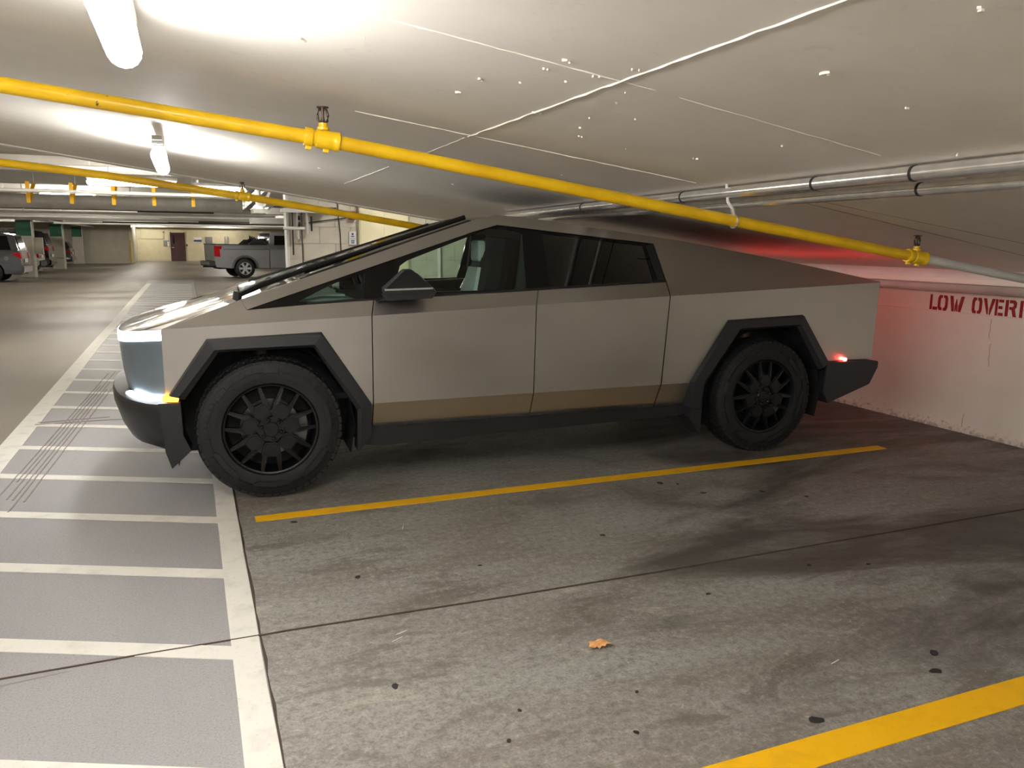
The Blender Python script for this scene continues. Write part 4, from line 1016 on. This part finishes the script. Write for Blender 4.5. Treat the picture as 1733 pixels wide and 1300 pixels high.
suv('dark grey crossover at the left edge, in front of the first green-topped pillar', (-6.58, 34.6, 0), 0.0, 'car_grey', 4.75, 1.9, 1.80, 1.12, fuel=True)
suv('white car tail showing between the first and middle green-topped pillars', (-7.1, 41.8, 0), 0.0, 'car_white', 4.5, 1.8, 1.46, .98, rails=False)
suv('black tall vehicle with a red tail lamp behind the white car', (-7.0, 44.1, 0), 0.0, 'car_black', 4.9, 1.95, 1.98, 1.25)
suv('dark car whose rear peeks out past the middle green-topped pillar', (-7.0, 51.6, 0), 0.0, 'car_dark', 4.5, 1.85, 1.50, 1.0, rails=False)

# grey full-size pickup, seen from its rear right
P = empty('parked_pickup', (2.10, 36.7, 0), math.radians(10)); tag(P, 'dark grey pickup with chrome wheels, half hidden behind the block wall', 'truck')
# local: rear at -x, front at +x, near side y=-1
r = .41; zs = .42; xr = -1.22
bed = [(xr, .62)] + [(xr + .02, 1.40)] + [(1.02, 1.40), (1.02, zs)] + arch(0, r, zs)[::-1] + [(xr + .05, zs + .05)]
def plate2(name, poly, y0, y1, mat, bev=0):
    tris = tessellate_polygon([[Vector((p[0], p[1], 0)) for p in poly]]); bm = bmesh.new()
    A = [bm.verts.new((p[0], y0, p[1])) for p in poly]; B = [bm.verts.new((p[0], y1, p[1])) for p in poly]; n = len(poly)
    for f in tris: bm.faces.new([A[i] for i in f]); bm.faces.new([B[i] for i in f][::-1])
    for i in range(n): bm.faces.new((A[i], A[(i + 1) % n], B[(i + 1) % n], B[i]))
    return bm_obj(name, bm, mat, P)
for sg in (-1, 1):
    plate2('bed_side', bed, sg * 1.0, sg * .86, 'pickup_grey')
    box('bed_rail', xr, 1.03, sg * .93 - .07, sg * .93 + .07, 1.385, 1.42, 'black_plastic', P, .01)
    a = arch(0, r, zs)
    bm = bmesh.new(); A = []; n = len(a)
    rows = [[bm.verts.new((x * k_, yv, r + (z - r) * k_)) for x, z in a] for k_, yv in ((1.0, sg * .99), (1.0, sg * 1.045), (1.10, sg * 1.045), (1.17, sg * 1.0))]
    for p, q in zip(rows, rows[1:] + rows[:1]):
        for i in range(n - 1): bm.faces.new((p[i], p[i + 1], q[i + 1], q[i]))
    bm_obj('wheel_arch', bm, 'car_silver_edge', P)
    bm = bmesh.new(); add_prism(bm, [(xr - .02, 1.36), (xr + .30, 1.34), (xr + .27, 1.22), (xr + .20, 1.20), (xr + .22, .90), (xr - .02, .92)], 'y', sg * .80, sg * 1.008); bm_obj('tail_lamp', bm, 'red_plastic', P)
    box('body_crease', xr + .35, 1.0, sg * 1.0 - .01, sg * 1.0 + .012, 1.20, 1.235, 'car_silver_edge', P, .004)
    cab = [(1.06, zs), (1.06, 1.42), (1.12, 1.90), (1.3, 1.94), (3.3, 1.93), (3.95, 1.42), (3.95, zs)]
    door1 = [(1.25, 1.40), (1.27, 1.80), (2.15, 1.80), (2.15, 1.40)]; door2 = [(2.28, 1.40), (2.28, 1.80), (3.1, 1.80), (3.6, 1.42)]
    plate2('cab_side', cab, sg * .99, sg * .80, 'pickup_grey')
    for q in (door1, door2): plate2('cab_window', q, sg * .996, sg * .97, 'black_gloss')
    box('door_handle', 1.40, 1.62, sg * 1.0 - .02, sg * 1.0 + .03, 1.22, 1.26, 'chrome', P, .006)
    box('door_gap', 2.21, 2.222, sg * .995 - .006, sg * .995 + .002, .60, 1.40, 'dark', P)
    for xw in (0, 3.68): generic_wheel(P, xw, sg * .84, r, .28, 'silver_rim', right=sg > 0)
    plate2('front_fender', [(3.97, 1.38)] + [(4.75, 1.25), (4.8, .6)] + [(4.72, zs)] + arch(3.68, r, zs)[::-1] + [(3.97, zs)] if False else [(3.97, 1.38), (4.75, 1.25), (4.8, .6), (4.3, .6), (3.97, 1.0)], sg * .99, sg * .8, 'pickup_grey')
    tube('roll_bar', [(.35, sg * .80, 1.40), (.62, sg * .76, 1.62), (1.02, sg * .74, 1.66)], .04, 'black_plastic', P, 8)
    bm = bmesh.new(); add_prism(bm, [(.18, 1.42), (.42, 1.62), (.80, 1.62), (1.0, 1.42)], 'y', sg * .88, sg * .82); bm_obj('roll_bar_foot', bm, 'black_plastic', P)
box('tailgate', xr - .03, xr + .03, -.92, .92, .72, 1.42, 'pickup_grey', P, .02)
box('tailgate_spoiler', xr - .06, xr + .06, -.92, .92, 1.39, 1.44, 'black_plastic', P, .01)
box('step_bumper', xr - .22, xr + .04, -.96, .96, .50, .70, 'black_plastic', P, .03)
box('bumper_chrome', xr - .235, xr - .2, -.9, .9, .58, .69, 'chrome', P, .01)
box('bed_floor', xr, 1.05, -.86, .86, .75, .80, 'dark', P); box('cab_roof', 1.15, 3.3, -.84, .84, 1.88, 1.95, 'pickup_grey', P, .02)
box('cab_rear_wall', 1.06, 1.14, -.84, .84, .6, 1.45, 'pickup_grey', P)
shell('rear_glass', [[(1.08, -.75, 1.45), (1.08, .75, 1.45), (1.13, .7, 1.86), (1.13, -.7, 1.86)]], (.02, 0, 0), 'black_gloss', P)
box('chassis', -1.0, 4.4, -.5, .5, .38, .70, 'dark', P); tube('tow_hitch', [(xr - .3, 0, .48), (xr + .2, 0, .48)], .04, 'black_plastic', P)
box('hood', 3.9, 4.8, -.9, .9, 1.22, 1.32, 'pickup_grey', P, .03)
# cargo tied behind the cab
for i in range(5): tube('cargo_rail', [(.55 + .09 * i, -.6, 1.45), (.50 + .09 * i, .1, 1.78 - .03 * i), (.62 + .09 * i, .6, 1.5)], .022, 'chrome' if i % 2 else 'black_plastic', P, 6)

# ------------------------------------------------------------ pillars
def pillar(x0, x1, y0, d, label):
    p = empty('pillar', ((x0 + x1) / 2, y0 + d / 2, 0)); tag(p, label, 'pillar'); hw = (x1 - x0) / 2
    box('shaft', -hw, hw, -d / 2, d / 2, 0, 3.1, 'pillar_paint', p, .01)
    box('green_band', -hw - .006, hw - .02, -d / 2 - .006, -d / 2 + .05, 1.68, 2.30, 'green', p)
    box('corner_trim', hw - .03, hw + .008, -d / 2 - .008, -d / 2 + .03, 0, 2.3, 'pipe_light', p)
    return p
pa = pillar(-6.36, -5.80, 37.7, .5, 'first and nearest of the three pillars with a green top band')
box('electrical_cabinet', .28, .58, .10, .24, .95, 1.62, 'pillar_paint', pa, .01)
pb = pillar(-6.48, -5.92, 47.3, .6, 'middle of the three pillars with a green top band')
tube('fallen_cable', [(-.28, -.305, .62), (-.05, -.31, .58), (.27, -.305, .56)], .012, 'pipe_dark', pb, 6)
pc = pillar(-6.62, -6.04, 57.0, .6, 'farthest of the three pillars with a green top band')
box('base_guard', -.33, .34, -.36, .1, 0, .48, 'pillar_paint', pc, .01)

# ------------------------------------------------------------ ducts and pipes of the far hall
def hpipe(name, y, z, r_, x0, x1, mat, label, hang=(), cat='pipe'):
    o = empty(name, (0, y, z)); tag(o, label, cat)
    tube('pipe_run', [(x0, 0, 0), (x1, 0, 0)], r_, mat, o, 16 if r_ > .05 else 10)
    for hx_ in hang: tube('hanger_rod', [(hx_, 0, r_ * .8), (hx_, 0, max(r_ + .05, 3.09 - z))], .012, 'pipe_light', o, 6)
    return o
hpipe('air_duct', 18.2, 2.33, .14, -12, 1.15, 'pipe_white', 'fat white round duct crossing the hall behind the yellow brackets', (-4, -1), 'duct')
hpipe('sprinkler_line', 15.6, 2.40, .032, -9, 1.0, 'pipe_light', 'thin white pipe in front of the fat white duct', (-2.9, .25))
hpipe('sprinkler_line', 15.0, 2.76, .04, -9, 1.05, 'pipe_light', 'white pipe up beside the glowing strip lights', (-1.4,))
hpipe('water_pipe', 20.0, 2.17, .03, -12, 2.0, 'pipe_light', 'thin white pipe just under the fat duct', (-5, -3.2))
hpipe('water_pipe', 24.0, 2.27, .05, -12, 3.2, 'pipe_white', 'white pipe, third line below the fat duct', (-3,))
hpipe('drain_pipe', 24.5, 2.40, .07, -1.2, 3.4, 'pipe_dark', 'dark drain pipe near the white elbow', (0, 1.6))
hpipe('drain_pipe', 28.0, 2.15, .05, .4, 5.0, 'pipe_dark', 'long dark pipe above the grey pickup', (1.2, 3.7))
hpipe('water_pipe', 29.0, 2.48, .07, -12, 5.0, 'pipe_white', 'pale pipe over the pickup roof', (-2, 2))
hpipe('water_pipe', 31.0, 2.24, .04, -12, 5.0, 'duct_grey', 'grey pipe behind the pale pipe over the pickup', ())
hpipe('air_duct', 35.0, 2.58, .16, -12, 6, 'pipe_light', 'far white duct over the first pillar', (), 'duct')
hpipe('drain_pipe', 33.2, 2.20, .045, -.6, 5.5, 'pipe_dark', 'thin dark pipe in front of the far white duct', (3.7,))
hpipe('air_duct', 44.0, 2.58, .14, -12, 6, 'duct_grey', 'far grey duct over the middle pillar', (), 'duct')
hpipe('water_pipe', 40.0, 2.46, .06, -12, 7, 'pipe_white', 'far white pipe between the two far ducts', ())
hpipe('drain_pipe', 47.0, 2.44, .06, -4, 7, 'pipe_dark', 'dark pipe far down the hall', (3.7,))
hpipe('air_duct', 53.0, 2.6, .13, -12, 8, 'pipe_light', 'last white duct before the far wall', (), 'duct')
hpipe('water_pipe', 21.6, 2.30, .025, -12, 1.0, 'pipe_dark', 'thin dark pipe just behind the fat white duct', ())
hpipe('water_pipe', 25.6, 2.20, .03, -12, 3.0, 'pipe_light', 'thin bright pipe low over the aisle, near the first pillar', ())
hpipe('water_pipe', 30.2, 2.10, .03, -4.0, 5.0, 'pipe_light', 'thin bright pipe right above the pickup cab', (3.7,))
hpipe('water_pipe', 36.6, 2.42, .03, -12, 6, 'pipe_dark', 'thin dark pipe behind the far white duct', (3.7,))
hpipe('water_pipe', 42.4, 2.43, .04, -5.0, 6, 'pipe_light', 'bright pipe between the two far ducts', (3.7,))
hpipe('water_pipe', 49.5, 2.44, .04, -5.0, 7, 'pipe_light', 'last bright pipe before the far wall', (3.7,))
ap = empty('slanting_pipe'); tag(ap, 'long white pipe slanting down over the three green-topped pillars', 'pipe')
tube('pipe_run', [(-5.55, 24.6, 2.37), (-5.5, 33, 2.33), (-5.4, 57.5, 2.32)], .045, 'pipe_white', ap, 10)
# white elbow stack beside the duct end
el = empty('pipe_elbow', (1.15, 15.0, 2.79)); tag(el, 'white pipe elbow dropping at the end of the thin ceiling pipe', 'pipe')
tube('elbow', [(-.1, 0, 0), (.03, 0, -.02), (.07, 0, -.10), (.07, 0, -.42)], .05, 'pipe_light', el, 12)
tube('elbow', [(.07, .1, -.40), (.07, .1, -.52), (.2, .1, -.58)], .045, 'pipe_light', el, 12)
for zz in (-.20, -.38): tube('collar', [(.07, 0, zz), (.07, 0, zz - .03)], .062, 'pipe_white', el, 12)
# big tapering duct transitions on the right
dt = empty('duct_transition', (2.0, 14.0, 2.6)); tube('hanger_rod', [(.2, .3, .25), (.2, .3, .5)], .01, 'pipe_light', dt, 6); tag(dt, 'big boxy grey duct transition right of the white elbow', 'duct')
def hexa(name, lo_, hi_, parent, mat):
    bm = bmesh.new(); A = [bm.verts.new(p) for p in lo_]; B = [bm.verts.new(p) for p in hi_]
    bm.faces.new(A); bm.faces.new(B[::-1])
    for i in range(4): bm.faces.new((A[i], A[(i + 1) % 4], B[(i + 1) % 4], B[i]))
    return bm_obj(name, bm, mat, parent)
hexa('duct_body', [(-.75, 0, -.42), (.10, 0, -.42), (.10, .7, -.42), (-.75, .7, -.42)], [(-.45, 0, .30), (.85, 0, .30), (.85, .7, .30), (-.45, .7, .30)], dt, 'duct_grey')
hexa('duct_body', [(-.65, 1.0, -.52), (.0, 1.0, -.52), (.0, 1.6, -.52), (-.65, 1.6, -.52)], [(-.2, 1.0, -.1), (.5, 1.0, -.1), (.5, 1.6, -.1), (-.2, 1.6, -.1)], dt, 'ceiling_far')
box('duct_shelf', -.85, 1.2, 1.2, 1.8, -.50, -.42, 'pipe_white', dt)
box('duct_shelf', -.8, 1.1, 2.4, 3.0, -.66, -.56, 'pipe_light', dt)
tr = empty('roof_truss', (2.2, 19.0, 2.2)); tag(tr, 'slanting white braces between ceiling and pipes above the grey pickup', 'brace')
for (xa, za, xb, zb) in ((-1.3, .05, -.5, .75), (-.95, .05, -.15, .75), (.3, .05, -.3, .62), (.3, .55, 1.2, .1), (-.6, .0, 0.3, .5)): tube('brace', [(xa, 0, za), (xb, 0, zb)], .045, 'pipe_white', tr, 8)
box('bottom_chord', -1.6, 1.4, -.06, .06, -.02, .06, 'pipe_light', tr)
hb = empty('hanging_brackets_pipe', (2.1, 12.4, 2.28)); hb.name = 'black_pipe'; hb.location.z = 2.27; tag(hb, 'short black pipe with a valve under the slab edge', 'pipe')
tube('pipe_run', [(-.35, 0, .03), (.75, 0, .03)], .028, 'dark', hb, 10); tube('valve', [(-.1, 0, .03), (.0, 0, .03), (.1, 0, .03)], .05, 'dark', hb, 10, [.02, .055, .02]); tube('drop', [(.06, 0, .02), (.06, 0, .43)], .012, 'pipe_light', hb, 6)
# dark valve cluster on the wing wall
vc = empty('valve_cluster', (1.62, 12.86, 1.95)); tag(vc, 'cluster of small pipes and valves on the left end of the block wall', 'pipes')
for (dx, h0, h1, r_) in ((-.08, -.55, .1, .012), (.0, -.30, .12, .02), (.06, -.75, .1, .008), (.14, -.22, .12, .025), (.21, -.18, .05, .015)):
    tube('riser', [(dx, 0, h0), (dx, 0, h1)], r_, 'pipe_white' if r_ > .018 else 'pipe_dark', vc, 8)
box('bracket_shelf', -.25, .45, -.08, .1, .10, .15, 'pipe_light', vc); box('bracket_shelf', -.35, .60, -.02, .06, .17, .19, 'pipe_dark', vc)
tube('cross_pipe', [(-.22, -.02, -.14), (.10, -.02, -.14)], .025, 'pipe_light', vc, 8)
for dz in (-.08, .02): tube('valve_wheel', [(.0, -.05, dz), (.03, -.05, dz)], .035, 'pipe_dark', vc, 10)
# yellow brackets on the thin pipe
for i in range(5):
    x = -2.46 + .655 * i
    b = empty('pipe_bracket', (x, 16.3, 2.57)); tag(b, ['leftmost', 'second from left', 'middle', 'fourth from left', 'rightmost'][i] + ' of five yellow V-shaped brackets before the fat white duct', 'bracket', 'yellow V brackets on the far pipes')
    for nm, q in (('back_bar', [(0, .35, .02), (0, -.30, -.34)]), ('front_bar', [(0, -.34, .0), (0, -.34, -.36)])):
        a_, b_ = Vector(q[0]), Vector(q[1]); d_ = (b_ - a_).normalized(); bm = bmesh.new()
        up = Vector((1, 0, 0)); sd = d_.cross(up).normalized()
        vs_ = [bm.verts.new(p + up * s1 * .03 + sd * s2 * .012) for p in (a_, b_) for s1, s2 in ((-1, -1), (1, -1), (1, 1), (-1, 1))]
        for f in ((0, 1, 2, 3), (7, 6, 5, 4), (0, 4, 5, 1), (1, 5, 6, 2), (2, 6, 7, 3), (3, 7, 4, 0)): bm.faces.new([vs_[j] for j in f])
        bm_obj(nm, bm, 'paint_yellow', b)
    tube('hanger_rod', [(0, .3, .0), (0, .3, .55)], .008, 'pipe_white', b, 6)
# wall fittings on the block wall
sg_ = box('notice_sign', 2.432, 2.545, 12.965, 12.99, 1.565, 1.775, 'sign_white'); tag(sg_, 'small white notice on the block wall left of the cream pier', 'sign')
for (z0, z1, w_) in ((1.72, 1.75, .03), (1.69, 1.705, .05), (1.655, 1.660, .09), (1.62, 1.635, .06), (1.59, 1.605, .05)): box('printed_mark', 2.488 - w_ / 2, 2.488 + w_ / 2, 12.958, 12.967, z0, z1, 'sign_blue', sg_)
al = box('fire_alarm', 2.43, 2.535, 12.90, 12.99, 1.962, 2.09, 'alarm_red', bev=.008); tag(al, 'red fire alarm box on the block wall, crossed by the yellow pipe', 'fire alarm')
lathe('alarm_lens', [(0, -.02), (.02, -.015), (.025, 0)], 12, 'sign_white', al, loc=(2.48, 12.895, 2.02))
tw = empty('wall_conduit'); tag(tw, 'thin dark conduit rising on the block wall beside the notice', 'conduit')
tube('conduit_run', [(2.262, 12.98, 2.45), (2.272, 12.98, 2.0), (2.295, 12.98, 1.75), (2.305, 12.98, 1.1)], .007, 'pipe_dark', tw, 8)
tube('conduit_run', [(1.74, 12.965, 1.892), (2.05, 12.965, 1.94), (2.39, 12.965, 1.987)], .009, 'pipe_dark', tw, 8)
wv2 = tube('wall_riser', [(3.93, 12.95, .02), (3.93, 12.95, 3.08)], .035, 'pipe_light'); tag(wv2, 'vertical pale pipe on the block wall seen through the truck cabin', 'pipe')
# fittings on the far wall
s1 = box('wall_notice', -1.55, -1.17, 63.64, 63.7, 1.07, 1.50, 'sign_grey'); tag(s1, 'grey notice board left of the brown door', 'sign'); box('notice_paper', -1.28, -1.17, 63.63, 63.645, 1.05, 1.40, 'sign_white', s1)
s2 = box('wall_sign', .52, 1.05, 63.64, 63.7, 1.43, 1.56, 'sign_blue'); tag(s2, 'long blue-grey sign right of the brown door', 'sign'); box('sign_header', .52, 1.05, 63.645, 63.69, 1.57, 1.74, 'sign_white', s2)
s3 = box('louvre_panel', 1.31, 1.80, 63.6, 63.7, 1.2, 1.78, 'sign_grey'); tag(s3, 'grey louvred panel above the pickup tailgate', 'panel')
for i in range(5): box('slat', 1.34, 1.77, 63.57, 63.6, 1.25 + .1 * i, 1.31 + .1 * i, 'sign_grey', s3)
s4 = lathe('water_heater', [(0, 0), (.14, 0), (.15, .05), (.15, .55), (.12, .62), (0, .64)], 16, 'duct_grey', None, 'z', loc=(2.78, 63.54, 1.2)); tag(s4, 'small grey cylinder tank on the far wall above the pickup bed', 'tank')
s5 = box('card_reader', -.02, .08, 63.64, 63.7, 1.1, 1.22, 'pipe_dark'); tag(s5, 'small dark card reader beside the brown door', 'card reader')
s6 = empty('wall_piping'); tag(s6, 'thin pipe loop on the cream wall left of the brown door', 'pipe')
tube('conduit_run', [(-3.0, 63.65, 2.2), (-3.0, 63.65, 1.6), (-1.5, 63.65, 1.6), (-1.5, 63.65, 2.05)], .02, 'pillar_paint', s6, 6)
tube('sprinkler', [(-1.5, 63.62, 2.05), (-1.5, 63.62, 2.12)], .05, 'pipe_dark', s6, 8)

# ------------------------------------------------------------ fallen leaf
bm = bmesh.new(); outl = [(-.045, -.020), (-.050, .0), (-.040, .015), (-.042, .030), (-.028, .042), (-.012, .030), (.004, .026), (.020, .012), (.038, .004), (.062, -.016), (.044, -.016), (.034, -.026), (.022, -.018), (.010, -.030), (.0, -.020), (-.014, -.030), (-.022, -.018), (-.034, -.028)]
ctr = bm.verts.new((0, 0, .016)); ov = [bm.verts.new((x, y, .004 + .016 * abs(math.sin(3 * math.atan2(y, x))) * (1 if x > 0 else .5))) for x, y in outl]
for i in range(len(ov)): bm.faces.new((ctr, ov[i], ov[(i + 1) % len(ov)]))
ex = bmesh.ops.extrude_face_region(bm, geom=bm.faces[:])
for v in [g for g in ex['geom'] if isinstance(g, bmesh.types.BMVert)]: v.co.z -= .0012
lf = bm_obj('dry_leaf', bm, 'leaf', None, (1.485, 2.65, .0), (0, 0, -.1)); tag(lf, 'curled dry orange leaf lying on the bare stall floor', 'leaf')
tube('leaf_stem', [(-.035, -.01, .006), (-.055, -.022, .004)], .0014, 'leaf', lf, 6)
